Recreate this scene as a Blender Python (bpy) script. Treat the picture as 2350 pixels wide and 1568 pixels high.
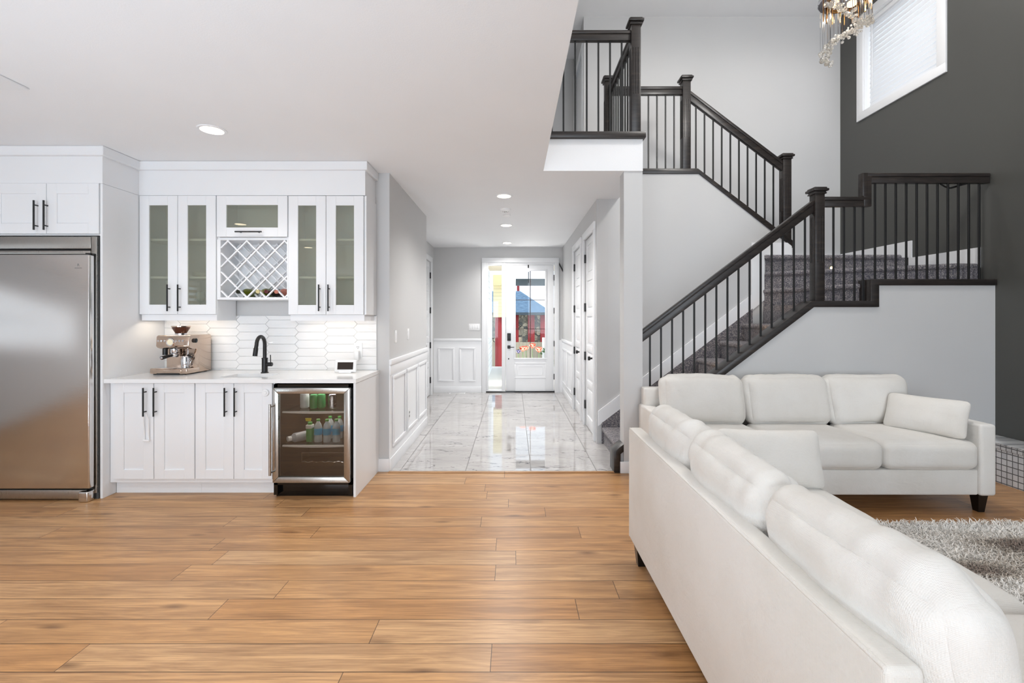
import bpy, bmesh, math, random
from mathutils import Vector, Matrix, noise
for _o in list(bpy.data.objects):
    bpy.data.objects.remove(_o)
SC = bpy.context.scene
COL = SC.collection
rng = random.Random(7)
R = math.radians

# ------------------------------------------------------------------ camera
cd = bpy.data.cameras.new('camera')
cam = bpy.data.objects.new('camera', cd); COL.objects.link(cam)
cam.location = (0, 0, 1.42); cam.rotation_euler = (R(90), 0, 0)
cd.sensor_fit = 'HORIZONTAL'; cd.sensor_width = 36; cd.lens = 16.0
cd.shift_x = -0.00106; cd.shift_y = -0.02298
cd.clip_start = 0.05; cd.clip_end = 300
SC.camera = cam
# ------------------------------------------------------------------ exposure
SC.view_settings.view_transform = 'Standard'
SC.view_settings.look = 'None'
SC.view_settings.exposure = 0.0
SC.view_settings.gamma = 1.0
SC.view_settings.use_curve_mapping = False
# ------------------------------------------------------------------ sky, sun, daylight
wd = bpy.data.worlds.new('sky'); SC.world = wd; wd.use_nodes = True
bg = wd.node_tree.nodes['Background']
bg.inputs[0].default_value = (0.78, 0.88, 1.0, 1); bg.inputs[1].default_value = 1.7
def lamp(name, kind, loc, rot, energy, color=(1, 1, 1), **kw):
    l = bpy.data.lights.new(name, kind); l.energy = energy; l.color = color
    for k, v in kw.items(): setattr(l, k, v)
    o = bpy.data.objects.new(name, l); COL.objects.link(o)
    o.location = loc; o.rotation_euler = rot
    return o
DAY = (0.84, 0.92, 1.0)
lamp('sun', 'SUN', (8, -5, 12), Vector((-.72, .35, -.6)).to_track_quat('-Z', 'Y').to_euler(), 2.4, (1, .95, .88), angle=R(0.6))
# added area lamps stand in for daylight at two unseen openings, tilted up
lamp('kitchen_rear_fill', 'AREA', (-2.6, -6.86, 1.35), (R(112), 0, 0), 185, DAY, shape='RECTANGLE', size=3.6, size_y=2.1)
lamp('living_rear_fill', 'AREA', (2.4, -6.86, 2.75), (R(112), 0, 0), 245, DAY, shape='RECTANGLE', size=3.2, size_y=4.6)
# daylight through the stair window
lamp('stair_window_light', 'AREA', (4.80, 5.265, 4.61), (0, R(90), 0), 4, DAY, shape='RECTANGLE', size=1.1, size_y=1.0)

# added lamp hidden low behind the door foot, lifting the hall ceiling
lamp('porch_fill_light', 'AREA', (.32, 9.5, .12), (R(180-35), 0, 0), 120, (1, .98, .95), shape='RECTANGLE', size=.9, size_y=.9)

# ------------------------------------------------------------------ helpers
WO = {}
class MB:
    def __init__(s): s.bm = bmesh.new(); s.mi = 0; s.smooth = False; s.ang = 35
    def _fin(s, faces):
        for f in faces: f.material_index = s.mi
    def box(s, x0, x1, y0, y1, z0, z1, bev=0.0, seg=2, M=None):
        a, b = sorted((x0, x1)); c, d = sorted((y0, y1)); e, f = sorted((z0, z1))
        mat = Matrix.Translation(((a+b)/2, (c+d)/2, (e+f)/2)) @ Matrix.Diagonal((b-a, d-c, f-e, 1))
        if M is not None: mat = M @ mat
        n0 = set(s.bm.faces) if s.mi else None
        r = bmesh.ops.create_cube(s.bm, size=1, matrix=mat)
        vs = r['verts']; fs = set(q for v in vs for q in v.link_faces)
        s._fin(fs)
        bev = min(bev, .49*min(b-a, d-c, f-e))
        if bev > 0:
            es = list(set(q for v in vs for q in v.link_edges))
            r = bmesh.ops.bevel(s.bm, geom=es, offset=bev, segments=seg, profile=.5, affect='EDGES')
            s._fin(r['faces']); s.smooth = True
        return s
    def prism(s, pts, axis, a, b, bev=0.0, seg=2):
        mk = {'x': lambda p, t: (t, p[0], p[1]), 'y': lambda p, t: (p[0], t, p[1]), 'z': lambda p, t: (p[0], p[1], t)}[axis]
        A = [s.bm.verts.new(mk(p, a)) for p in pts]; B = [s.bm.verts.new(mk(p, b)) for p in pts]
        n = len(pts); fs = [s.bm.faces.new(A), s.bm.faces.new(B[::-1])]
        for i in range(n): fs.append(s.bm.faces.new((A[i], B[i], B[(i+1) % n], A[(i+1) % n])))
        bmesh.ops.recalc_face_normals(s.bm, faces=fs)
        s._fin(fs)
        if bev > 0:
            es = list(set(e for f in fs for e in f.edges))
            r = bmesh.ops.bevel(s.bm, geom=es, offset=bev, segments=seg, profile=.5, affect='EDGES')
            s._fin(r['faces']); s.smooth = True
        return s
    def tube(s, path, r, n=12, cap=True):
        path = [Vector(p) for p in path]; m = len(path)
        rs = r if isinstance(r, (list, tuple)) else [r]*m
        t0 = (path[1]-path[0]).normalized()
        u = t0.orthogonal().normalized(); rings = []
        for i, p in enumerate(path):
            t = ((path[min(i+1, m-1)]-path[max(i-1, 0)])).normalized()
            u = (u - t*u.dot(t)).normalized(); v = t.cross(u)
            rings.append([s.bm.verts.new(p + (u*math.cos(2*math.pi*k/n) + v*math.sin(2*math.pi*k/n))*rs[i]) for k in range(n)])
        fs = []
        for i in range(m-1):
            for k in range(n):
                fs.append(s.bm.faces.new((rings[i][k], rings[i][(k+1) % n], rings[i+1][(k+1) % n], rings[i+1][k])))
        if cap: fs += [s.bm.faces.new(rings[0][::-1]), s.bm.faces.new(rings[-1])]
        s._fin(fs); s.smooth = True
        return s
    def lathe(s, prof, c=(0, 0, 0), n=24, axis='z', M=None):
        c = Vector(c); rings = []
        def pt(r, h, a):
            x, y = r*math.cos(a), r*math.sin(a)
            q = Vector({'z': (x, y, h), 'y': (x, -h, y), 'x': (h, x, y)}[axis])
            return c + (M @ q if M is not None else q)
        for (r, h) in prof:
            if r < 1e-6: rings.append([s.bm.verts.new(pt(0, h, 0))])
            else: rings.append([s.bm.verts.new(pt(r, h, 2*math.pi*k/n)) for k in range(n)])
        fs = []
        for A, B in zip(rings, rings[1:]):
            for k in range(n):
                k2 = (k+1) % n
                if len(A) == 1 and len(B) == 1: continue
                if len(A) == 1: fs.append(s.bm.faces.new((A[0], B[k2], B[k])))
                elif len(B) == 1: fs.append(s.bm.faces.new((A[k], A[k2], B[0])))
                else: fs.append(s.bm.faces.new((A[k], A[k2], B[k2], B[k])))
        bmesh.ops.recalc_face_normals(s.bm, faces=fs)
        s._fin(fs); s.smooth = True
        return s
    def grid(s, fn, nu, nv):
        V = [[s.bm.verts.new(fn(i/nu, j/nv)) for j in range(nv+1)] for i in range(nu+1)]
        fs = [s.bm.faces.new((V[i][j], V[i+1][j], V[i+1][j+1], V[i][j+1])) for i in range(nu) for j in range(nv)]
        s._fin(fs); s.smooth = True
        return s
    def face(s, pts):
        f = s.bm.faces.new([s.bm.verts.new(p) for p in pts]); s._fin([f]); return s
    def puff(s, c, size, r=.05, crown=(0, 0, 0), n=18, M=None, wr=.0, seed=0, wf=7.0):
        """upholstery block: rounded box with crowned faces and soft wrinkles"""
        h = Vector(size)/2; c = Vector(c); r = min(r, h.x, h.y, h.z)
        cache = {}
        def P(p):
            k = (round(p[0], 5), round(p[1], 5), round(p[2], 5))
            if k in cache: return cache[k]
            q = Vector((p[0]*h.x, p[1]*h.y, p[2]*h.z))
            inn = Vector([max(-(h[i]-r), min(h[i]-r, q[i])) for i in range(3)])
            d = q-inn
            d = d.normalized() if d.length > 1e-9 else Vector((0, 0, 1))
            o = inn+d*r
            for a in range(3):
                b, e = [i for i in range(3) if i != a]
                w = max(0, (1-p[b]**2))**.7*max(0, (1-p[e]**2))**.7
                o[a] += crown[a]*p[a]*w
            if wr:
                sv = Vector((seed*3.1, seed*1.7, seed*.9))
                w1 = noise.noise(Vector((o.x*wf*.55, o.y*wf*1.6, o.z*wf))+sv)
                w2 = noise.noise(Vector((o.x*wf*2.6, o.y*wf*2.6, o.z*wf*1.3))+sv*2)
                w3 = noise.noise(Vector((o.x*3, o.y*3, o.z*3))+sv*3)
                la = 0 if h.x > h.y else 1
                w4 = noise.noise(Vector((o[la]*22+o.z*9, o.z*4, o[1-la]*5))+sv*4)
                tz = max(0, p[2]*.6+.4)**2*(.35+.65*abs(p[la])**2)
                ed = max(abs(p[0]), abs(p[1]), abs(p[2])) if False else max(sorted((abs(p[0]), abs(p[1]), abs(p[2])))[1], .25)
                o += d*wr*(w1*.45*ed + w2*.25*ed + w3*.8 + w4*.8*tz)
            if M is not None: o = M @ o
            v = s.bm.verts.new(c+o); cache[k] = v
            return v
        T = [math.sin((2*i/n-1)*math.pi/2) for i in range(n+1)]
        fs = []
        for a in range(3):
            b, e = (a+1) % 3, (a+2) % 3
            for sg in (-1, 1):
                def C(u, v):
                    p = [0, 0, 0]; p[a] = sg; p[b] = u; p[e] = v; return P(p)
                for i in range(n):
                    for j in range(n):
                        q = (C(T[i], T[j]), C(T[i+1], T[j]), C(T[i+1], T[j+1]), C(T[i], T[j+1]))
                        fs.append(s.bm.faces.new(q if sg > 0 else q[::-1]))
        s._fin(fs); s.smooth = True; s.ang = 80
        return s
    def pillow(s, c, w, h, t, M=None, seed=0, wr=.006, n=30):
        """knife-edge pillow: local x width, y thickness, z height"""
        c = Vector(c); sv = Vector((seed*2.3, seed*.7, seed*1.9))
        def fn(side):
            def g(a, b):
                u = math.sin((2*a-1)*math.pi/2); v = math.sin((2*b-1)*math.pi/2)
                f = (max(0, 1-abs(u)**3.0)**.55)*(max(0, 1-abs(v)**3.0)**.55)
                x = u*w/2*(1-.045*(1-v*v)); z = v*h/2*(1-.06*(1-u*u)); cr = 1-.085*(u*u*v*v)**4; x *= cr; z *= cr
                y = side*t/2*f
                ed = max(abs(u), abs(v))
                o = Vector((x, y, z))
                y += side*wr*f*(noise.noise(o*7+sv)*1.5 + ed*noise.noise(Vector((x*26, z*26, 0))+sv)*.8)
                o = Vector((x, y, z))
                if ed > .999: o += Vector((0, 0, .004*noise.noise(o*30+sv)))
                return c + (M @ o if M is not None else o)
            return g
        s.grid(fn(-1), n, n); s.grid(fn(1), n, n)
        bmesh.ops.remove_doubles(s.bm, verts=s.bm.verts, dist=1e-5)
        bmesh.ops.recalc_face_normals(s.bm, faces=s.bm.faces)
        s.ang = 100
        return s
    def build(s, name, mat, parent=None, label=None, cat=None, group=None, kind=None):
        bm = s.bm
        xs = [v.co.x for v in bm.verts]; ys = [v.co.y for v in bm.verts]; zs = [v.co.z for v in bm.verts]
        org = Vector(((min(xs)+max(xs))/2, (min(ys)+max(ys))/2, min(zs)))
        bmesh.ops.translate(bm, verts=bm.verts, vec=-org)
        me = bpy.data.meshes.new(name)
        if s.smooth:
            for f in bm.faces: f.smooth = True
        bm.to_mesh(me); bm.free()
        if s.smooth: me.set_sharp_from_angle(angle=R(s.ang))
        for m in (mat if isinstance(mat, (list, tuple)) else [mat]): me.materials.append(m)
        o = bpy.data.objects.new(name, me); COL.objects.link(o)
        place(o, org, parent); tag(o, label, cat, group, kind)
        return o
def place(o, org, parent):
    WO[o] = Vector(org)
    if parent is not None:
        o.parent = parent; o.location = Vector(org)-WO[parent]
    else: o.location = org
def tag(o, label=None, cat=None, group=None, kind=None):
    for k, v in (('label', label), ('category', cat), ('group', group), ('kind', kind)):
        if v: o[k] = v
    return o
def thing(name, loc, label, cat, group=None):
    o = bpy.data.objects.new(name, None); COL.objects.link(o); o.empty_display_size = .1
    place(o, loc, None); return tag(o, label, cat, group)
def struct(name, mb, mat, label=None, parent=None):
    return mb.build(name, mat, parent, label, None, None, 'structure')
def copy_part(o, delta, parent=None, rot=None):
    """a copy of an object and of what hangs under it, moved by delta (parts keep their place under the copy)"""
    c = o.copy(); COL.objects.link(c)
    WO[c] = WO[o]+Vector(delta)
    if parent is not None: c.parent = parent; c.location = WO[c]-WO[parent]
    elif o.parent is not None: c.location = WO[c]-WO[o.parent]
    else: c.location = WO[c]
    for ch in list(o.children): _sub(ch, c, delta)
    return c
def _sub(o, parent, delta):
    c = o.copy(); COL.objects.link(c); c.parent = parent; c.location = o.location.copy(); WO[c] = WO[o]+Vector(delta)
    for ch in list(o.children): _sub(ch, c, delta)

# ------------------------------------------------------------------ materials
def lin(*c):
    return tuple(((v/255)/12.92 if v/255 <= .04045 else ((v/255+.055)/1.055)**2.4) for v in c)+(1,)
class NT:
    def __init__(s, name):
        s.m = bpy.data.materials.new(name); s.m.use_nodes = True; s.t = s.m.node_tree
        s.b = s.t.nodes['Principled BSDF']; s.out = s.t.nodes['Material Output']
    def n(s, typ, ins=None, **kw):
        d = s.t.nodes.new('ShaderNode'+typ)
        for k, v in kw.items(): setattr(d, k, v)
        for k, v in (ins or {}).items():
            if isinstance(v, bpy.types.NodeSocket): s.t.links.new(v, d.inputs[k])
            else: d.inputs[k].default_value = v
        return d
    def l(s, a, b): s.t.links.new(a, b)
    def math(s, op, a, b=0.0, c=0.0):
        return s.n('Math', {0: a, 1: b, 2: c}, operation=op).outputs[0]
    def mix(s, f, a, b, mode='MIX'):
        d = s.n('Mix', data_type='RGBA', blend_type=mode)
        for k, v in ((0, f), (6, a), (7, b)):
            if isinstance(v, bpy.types.NodeSocket): s.l(v, d.inputs[k])
            else: d.inputs[k].default_value = v
        return d.outputs[2]
    def ramp(s, f, pts):
        d = s.n('ValToRGB', {0: f}); e = d.color_ramp.elements
        e[0].position, e[0].color = pts[0]; e[1].position, e[1].color = pts[-1]
        for p, c in pts[1:-1]:
            q = e.new(p); q.color = c
        return d.outputs[0]
    def bump(s, h, strength=.2, dist=.01):
        b = s.n('Bump', {'Height': h, 'Strength': strength, 'Distance': dist}); s.l(b.outputs[0], s.b.inputs['Normal'])
    def pos(s): return s.n('NewGeometry').outputs['Position']
    def obj(s): return s.n('TexCoord').outputs['Object']
    def set(s, **kw):
        nm = dict(color='Base Color', rough='Roughness', metal='Metallic', spec='Specular IOR Level', ior='IOR', trans='Transmission Weight', coat='Coat Weight', coatr='Coat Roughness', sheen='Sheen Weight', aniso='Anisotropic', sub='Subsurface Weight')
        for k, v in kw.items():
            i = s.b.inputs[nm[k]]
            if isinstance(v, bpy.types.NodeSocket): s.l(v, i)
            else: i.default_value = v
        return s
def paint(name, rgb, rough=.5, bump=.0, scale=260, spec=.5, vary=.015, **kw):
    t = NT(name); p = t.pos()
    nz = t.n('Texture' if False else 'TexNoise', {'Vector': p, 'Scale': 1.3, 'Detail': 3.0}).outputs[0]
    c = lin(*rgb); d = tuple(max(0, v*(1-vary*4)) for v in c[:3])+(1,)
    t.set(color=t.mix(nz, c, d), rough=rough, spec=spec, **kw)
    if bump:
        t.bump(t.n('TexNoise', {'Vector': p, 'Scale': scale, 'Detail': 2.0}).outputs[0], bump, .002)
    return t.m
def metal(name, rgb, rough=.25, stretch=(1, 1, 1), bump=.03, aniso=0.0):
    t = NT(name); p = t.pos()
    mp = t.n('Mapping', {'Vector': p, 'Scale': stretch}).outputs[0]
    nz = t.n('TexNoise', {'Vector': mp, 'Scale': 40.0, 'Detail': 4.0}).outputs[0]
    r = t.n('MapRange', {0: nz, 3: rough*.8, 4: rough*1.25}).outputs[0]
    t.set(color=lin(*rgb), metal=1.0, rough=r, aniso=aniso)
    t.bump(nz, bump, .002)
    return t.m
def pane_mat(name, tint, gloss=.08, rough=0.0, haze=0.0, fres=.55):
    t = NT(name)
    tr = t.n('BsdfTransparent', {0: tint}); gl = t.n('BsdfGlossy', {'Color': (1, 1, 1, 1), 'Roughness': rough})
    if haze:
        df = t.n('BsdfDiffuse', {0: lin(176, 178, 164)})
        tr = t.n('MixShader', {0: haze, 1: tr.outputs[0], 2: df.outputs[0]})
    lw = t.n('LayerWeight', {'Blend': .25}).outputs['Fresnel']
    f = t.math('MULTIPLY_ADD', lw, fres, gloss)
    mx = t.n('MixShader', {0: f, 1: tr.outputs[0], 2: gl.outputs[0]})
    t.l(mx.outputs[0], t.out.inputs[0]); return t.m
def glow(name, rgb, strength):
    t = NT(name); e = t.n('Emission', {0: lin(*rgb), 1: strength}); t.l(e.outputs[0], t.out.inputs[0]); return t.m

M = {}
M['cab'] = paint('cabinet_white', (240, 241, 243), .32)
M['trim'] = paint('trim_white', (241, 242, 244), .35)
M['ceil'] = paint('ceiling_white', (242, 243, 245), .85, bump=.25, scale=120)
M['wall'] = paint('wall_grey', (205, 205, 205), .6, bump=.08)
M['dark'] = paint('wall_charcoal', (77, 77, 74), .42, bump=.08)
M['black'] = paint('matte_black', (22, 22, 23), .38)
M['gloss_black'] = paint('gloss_black', (10, 10, 10), .12)
M['iron'] = paint('iron_black', (15, 15, 16), .45)
M['steel'] = metal('brushed_steel', (214, 212, 210), .13, (.35, 1, 26), .06, .0)
M['steel_v'] = metal('steel_frame', (182, 180, 176), .28, (60, 1, .6), .02)
M['chrome'] = metal('chrome', (215, 216, 220), .08)
M['basin'] = metal('basin_steel', (120, 122, 125), .3)
M['copper'] = metal('bronze_steel', (198, 178, 162), .14, (1, 1, 30), .02)
M['quartz'] = paint('quartz_white', (240, 240, 240), .12)
M['grout'] = paint('grout', (228, 228, 228), .7)
M['plate'] = paint('switch_white', (243, 243, 243), .3)
M['screen'] = paint('screen_dark', (38, 30, 26), .06)
M['leg'] = paint('leg_black', (14, 14, 15), .3)
M['cabglass'] = pane_mat('grey_glass', (.86, .87, .80, 1), .05, haze=.17)
M['clear'] = pane_mat('clear_glass', (.97, .98, .98, 1), .05)
M['entry'] = pane_mat('entry_glass', (.97, .98, .98, 1), .012, fres=.06)
M['smoke'] = pane_mat('smoked_glass', (.74, .72, .69, 1), .05)
M['bulb'] = glow('lamp_lens', (255, 238, 208), 9.0)
M['step_bulb'] = glow('step_lens', (255, 205, 130), 25.0)
M['led'] = glow('led_strip', (255, 236, 210), 6.0)
M['gold'] = metal('antique_gold', (170, 128, 80), .2)
M['cool_in'] = paint('cooler_liner', (62, 48, 38), .35)
M['red'] = paint('red_paint', (150, 32, 36), .5)
M['concrete'] = paint('concrete', (205, 203, 198), .8, bump=.2, scale=60)
M['cream_trim'] = paint('cream_trim', (225, 212, 160), .6)
M['beam'] = paint('beam_slate', (62, 76, 86), .6)

def mk_wood():
    t = NT('oak_plank_floor'); p = t.pos(); s = t.n('SeparateXYZ', {0: p})
    x, y = s.outputs[0], s.outputs[1]; W, L = .1585, 1.75
    yy = t.math('DIVIDE', t.math('ADD', y, 20*W-.081), W)
    row = t.math('FLOOR', yy)
    rn = t.n('TexWhiteNoise', {1: row}, noise_dimensions='1D').outputs[0]
    xx = t.math('DIVIDE', t.math('ADD', x, t.math('MULTIPLY_ADD', rn, L*3, 20.0)), L)
    colm = t.math('FLOOR', xx)
    idv = t.n('CombineXYZ', {0: row, 1: colm}).outputs[0]
    idn = t.n('TexWhiteNoise', {0: idv}, noise_dimensions='3D')
    r1 = idn.outputs[0]; rc = idn.outputs[1]
    fy = t.math('FRACT', yy); fx = t.math('FRACT', xx)
    ey = t.math('MINIMUM', fy, t.math('SUBTRACT', 1.0, fy)); ex = t.math('MINIMUM', fx, t.math('SUBTRACT', 1.0, fx))
    sy = t.math('LESS_THAN', ey, .0019/W); sx = t.math('LESS_THAN', ex, .0017/L)
    seam = t.math('MAXIMUM', sy, sx)
    off = t.n('VectorMath', {0: rc, 1: (37, 19, 11)}, operation='MULTIPLY').outputs[0]
    gp = t.n('VectorMath', {0: t.n('Mapping', {'Vector': p, 'Scale': (1.0, 11.0, 1.0)}).outputs[0], 1: off}, operation='ADD').outputs[0]
    g1 = t.n('TexNoise', {'Vector': gp, 'Scale': 1.6, 'Detail': 5.0, 'Roughness': .62, 'Distortion': .9}).outputs[0]
    gp2 = t.n('VectorMath', {0: t.n('Mapping', {'Vector': p, 'Scale': (2.2, 90.0, 1.0)}).outputs[0], 1: off}, operation='ADD').outputs[0]
    g2 = t.n('TexNoise', {'Vector': gp2, 'Scale': 2.0, 'Detail': 4.0, 'Roughness': .6}).outputs[0]
    kp = t.n('VectorMath', {0: t.n('Mapping', {'Vector': p, 'Scale': (1.5, 5.0, 1.0)}).outputs[0], 1: off}, operation='ADD').outputs[0]
    kn = t.n('TexVoronoi', {'Vector': kp, 'Scale': 1.3}).outputs[0]
    base = t.ramp(r1, [(0, lin(194, 143, 92)), (.35, lin(208, 160, 109)), (.7, lin(214, 172, 126)), (1, lin(202, 150, 97))])
    c = t.mix(t.n('MapRange', {0: g1, 1: .36, 2: .70}).outputs[0], base, t.mix(.62, base, lin(120, 82, 52)))
    c = t.mix(t.n('MapRange', {0: g2, 1: .45, 2: .70, 4: .6}).outputs[0], c, lin(132, 94, 64))
    c = t.mix(t.n('MapRange', {0: kn, 1: .16, 2: .0, 4: .8}).outputs[0], c, lin(92, 60, 38))
    ck = t.n('TexWave', {'Vector': t.n('VectorMath', {0: t.n('Mapping', {'Vector': p, 'Scale': (.9, 7.0, 1.0)}).outputs[0], 1: off}, operation='ADD').outputs[0], 'Scale': 1.6, 'Distortion': 7.0, 'Detail': 2.0, 'Detail Scale': 1.2}, bands_direction='Y').outputs[1]
    cm = t.n('MapRange', {0: t.n('TexNoise', {'Vector': kp, 'Scale': .8}).outputs[0], 1: .5, 2: .62, 4: .38}).outputs[0]
    c = t.mix(t.math('MULTIPLY', t.n('MapRange', {0: ck, 1: .55, 2: .95}).outputs[0], cm), c, lin(122, 82, 52))
    c = t.mix(t.math('MULTIPLY', seam, .85), c, lin(62, 40, 24))
    rg = t.n('MapRange', {0: g2, 3: .27, 4: .4}).outputs[0]
    t.set(color=c, rough=rg, spec=.45)
    h = t.math('SUBTRACT', t.math('MULTIPLY', g2, .25), seam)
    t.bump(h, .18, .002)
    return t.m
M['wood'] = mk_wood()

def mk_marble(name='hall_marble', W=.608, L=1.22, x0=.167, grout=True):
    t = NT(name); p = t.pos(); s = t.n('SeparateXYZ', {0: p})
    xx = t.math('DIVIDE', t.math('ADD', s.outputs[0], 20*W-x0), W); col = t.math('FLOOR', xx)
    yy = t.math('DIVIDE', t.math('ADD', s.outputs[1], t.math('MULTIPLY_ADD', t.math('MODULO', col, 3.0), L/3, .35)), L); row = t.math('FLOOR', yy)
    rc = t.n('TexWhiteNoise', {0: t.n('CombineXYZ', {0: col, 1: row}).outputs[0]}, noise_dimensions='3D').outputs[1]
    off = t.n('VectorMath', {0: rc, 1: (31, 17, 9)}, operation='MULTIPLY').outputs[0]
    mp = t.n('Mapping', {'Vector': p, 'Rotation': (0, 0, R(-38)), 'Scale': (1.0, 3.4, 1.0)}).outputs[0]
    q = t.n('VectorMath', {0: mp, 1: off}, operation='ADD').outputs[0]
    def vein(scale, w, dist):
        n = t.n('TexNoise', {'Vector': q, 'Scale': scale, 'Detail': 4.0, 'Roughness': .55, 'Distortion': dist}).outputs[0]
        d = t.math('ABSOLUTE', t.math('SUBTRACT', n, .5))
        return t.n('MapRange', {0: d, 1: w, 2: 0.0}).outputs[0]
    msk = t.n('MapRange', {0: t.n('TexNoise', {'Vector': q, 'Scale': 2.1, 'Detail': 1.0}).outputs[0], 1: .52, 2: .62}).outputs[0]
    v1 = t.math('MULTIPLY', t.math('MULTIPLY', vein(1.9, .016, .5), msk), .95)
    v2 = t.math('MULTIPLY', vein(3.3, .03, .8), .24)
    cl = t.n('TexNoise', {'Vector': q, 'Scale': 1.2, 'Detail': 3.0}).outputs[0]
    c = t.mix(t.n('MapRange', {0: cl, 1: .35, 2: .75, 4: .5}).outputs[0], lin(196, 193, 191), lin(168, 166, 165))
    c = t.mix(v2, c, lin(120, 120, 122)); c = t.mix(v1, c, lin(70, 68, 72))
    if grout:
        fx, fy = t.math('FRACT', xx), t.math('FRACT', yy)
        ex = t.math('MINIMUM', fx, t.math('SUBTRACT', 1.0, fx)); ey = t.math('MINIMUM', fy, t.math('SUBTRACT', 1.0, fy))
        g = t.math('MAXIMUM', t.math('LESS_THAN', ex, .0032/W), t.math('MULTIPLY', t.math('LESS_THAN', ey, .0014/L), .55))
        c = t.mix(g, c, lin(104, 102, 100))
        t.set(rough=t.math('MULTIPLY_ADD', g, .4, .035))
    else: t.set(rough=.15)
    t.set(color=c, ior=1.9)
    return t.m
M['marble'] = mk_marble()

def mk_carpet():
    t = NT('stair_carpet'); p = t.pos()
    a = t.n('TexNoise', {'Vector': p, 'Scale': 105.0, 'Detail': 3.0, 'Roughness': .75}).outputs[0]
    b = t.n('TexNoise', {'Vector': p, 'Scale': 38.0, 'Detail': 2.0}).outputs[0]
    c = t.ramp(a, [(.34, lin(72, 72, 84)), (.46, lin(116, 113, 120)), (.55, lin(150, 144, 144)), (.66, lin(206, 198, 192))])
    c = t.mix(t.n('MapRange', {0: b, 1: .4, 2: .65, 4: .45}).outputs[0], c, lin(70, 70, 80))
    t.set(color=c, rough=.95, spec=.1, sheen=.2)
    t.bump(t.math('ADD', a, b), .9, .008); return t.m
M['carpet'] = mk_carpet()

def mk_darkwood():
    t = NT('espresso_wood'); p = t.obj()
    n = t.n('TexNoise', {'Vector': t.n('Mapping', {'Vector': p, 'Scale': (5, 40, 40)}).outputs[0], 'Scale': 1.0, 'Detail': 5.0, 'Roughness': .6}).outputs[0]
    c = t.ramp(n, [(.3, lin(30, 27, 26)), (.55, lin(44, 39, 37)), (.75, lin(64, 55, 49))])
    t.set(color=c, rough=.34); t.bump(n, .06, .003); return t.m
M['dwood'] = mk_darkwood()

def mk_linen(name, a, b):
    t = NT(name); p = t.obj()
    def wv(ax):
        w = t.n('TexWave', {'Vector': p, 'Scale': 95.0, 'Distortion': 1.2, 'Detail': 1.0}, bands_direction=ax).outputs[1]
        return w
    w = t.math('ADD', t.math('ADD', wv('X'), wv('Y')), wv('Z'))
    st = t.n('TexNoise', {'Vector': p, 'Scale': 2.3, 'Detail': 4.0}).outputs[0]
    fl = t.n('TexNoise', {'Vector': p, 'Scale': 120.0, 'Detail': 2.0}).outputs[0]
    c = t.mix(t.n('MapRange', {0: st, 1: .4, 2: .75}).outputs[0], lin(*a), lin(*b))
    c = t.mix(t.n('MapRange', {0: fl, 1: .55, 2: .8, 4: .10}).outputs[0], c, lin(190, 182, 172))
    t.set(color=c, rough=.9, spec=.2, sheen=.15)
    cr = t.n('TexNoise', {'Vector': t.n('Mapping', {'Vector': p, 'Scale': (1, 1, 1.8)}).outputs[0], 'Scale': 9.0, 'Detail': 3.0, 'Distortion': .6}).outputs[0]
    t.bump(t.math('ADD', t.math('MULTIPLY', w, .075), t.math('MULTIPLY', cr, 1.1)), .35, .012); return t.m
M['linen'] = mk_linen('ivory_linen', (231, 228, 223), (221, 216, 208))

def mk_picket():
    t = NT('glazed_picket_tile'); p = t.pos()
    n = t.n('TexNoise', {'Vector': t.n('Mapping', {'Vector': p, 'Scale': (9, 9, 30)}).outputs[0], 'Scale': 1.0, 'Detail': 2.0, 'Distortion': .6}).outputs[0]
    t.set(color=lin(240, 240, 240), rough=.08, spec=.6); t.bump(n, .5, .006); return t.m
M['picket'] = mk_picket()

def mk_mosaic():
    t = NT('square_mosaic'); p = t.pos(); s = t.n('SeparateXYZ', {0: t.n('Mapping', {'Vector': p, 'Scale': (1, 1.22, 1)}).outputs[0]}); T = .0525
    def e(v, o):
        f = t.math('FRACT', t.math('DIVIDE', t.math('ADD', v, o), T)); return t.math('MINIMUM', f, t.math('SUBTRACT', 1.0, f))
    def fl(v, o): return t.math('FLOOR', t.math('DIVIDE', t.math('ADD', v, o), T))
    g = t.math('MAXIMUM', t.math('LESS_THAN', e(s.outputs[1], 10.0), .07), t.math('LESS_THAN', e(s.outputs[2], 10.0+.02), .07))
    rc = t.n('TexWhiteNoise', {0: t.n('CombineXYZ', {0: fl(s.outputs[1], 10.0), 1: fl(s.outputs[2], 10.02)}).outputs[0]}, noise_dimensions='3D').outputs[0]
    c = t.mix(rc, lin(206, 209, 213), lin(228, 230, 232)); c = t.mix(g, c, lin(96, 96, 98))
    t.set(color=c, rough=t.math('MULTIPLY_ADD', g, .5, .25)); t.bump(t.math('SUBTRACT', 1.0, g), .3, .003); return t.m
M['mosaic'] = mk_mosaic()
def mk_striped():
    t = NT('striated_marble'); p = t.pos()
    n = t.n('TexNoise', {'Vector': t.n('Mapping', {'Vector': p, 'Scale': (1.2, 22, 22)}).outputs[0], 'Scale': 1.0, 'Detail': 4.0, 'Distortion': 1.0}).outputs[0]
    t.set(color=t.ramp(n, [(.38, lin(150, 152, 154)), (.5, lin(206, 207, 208)), (.6, lin(232, 232, 232))]), rough=.2); return t.m
M['striped'] = mk_striped()
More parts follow.
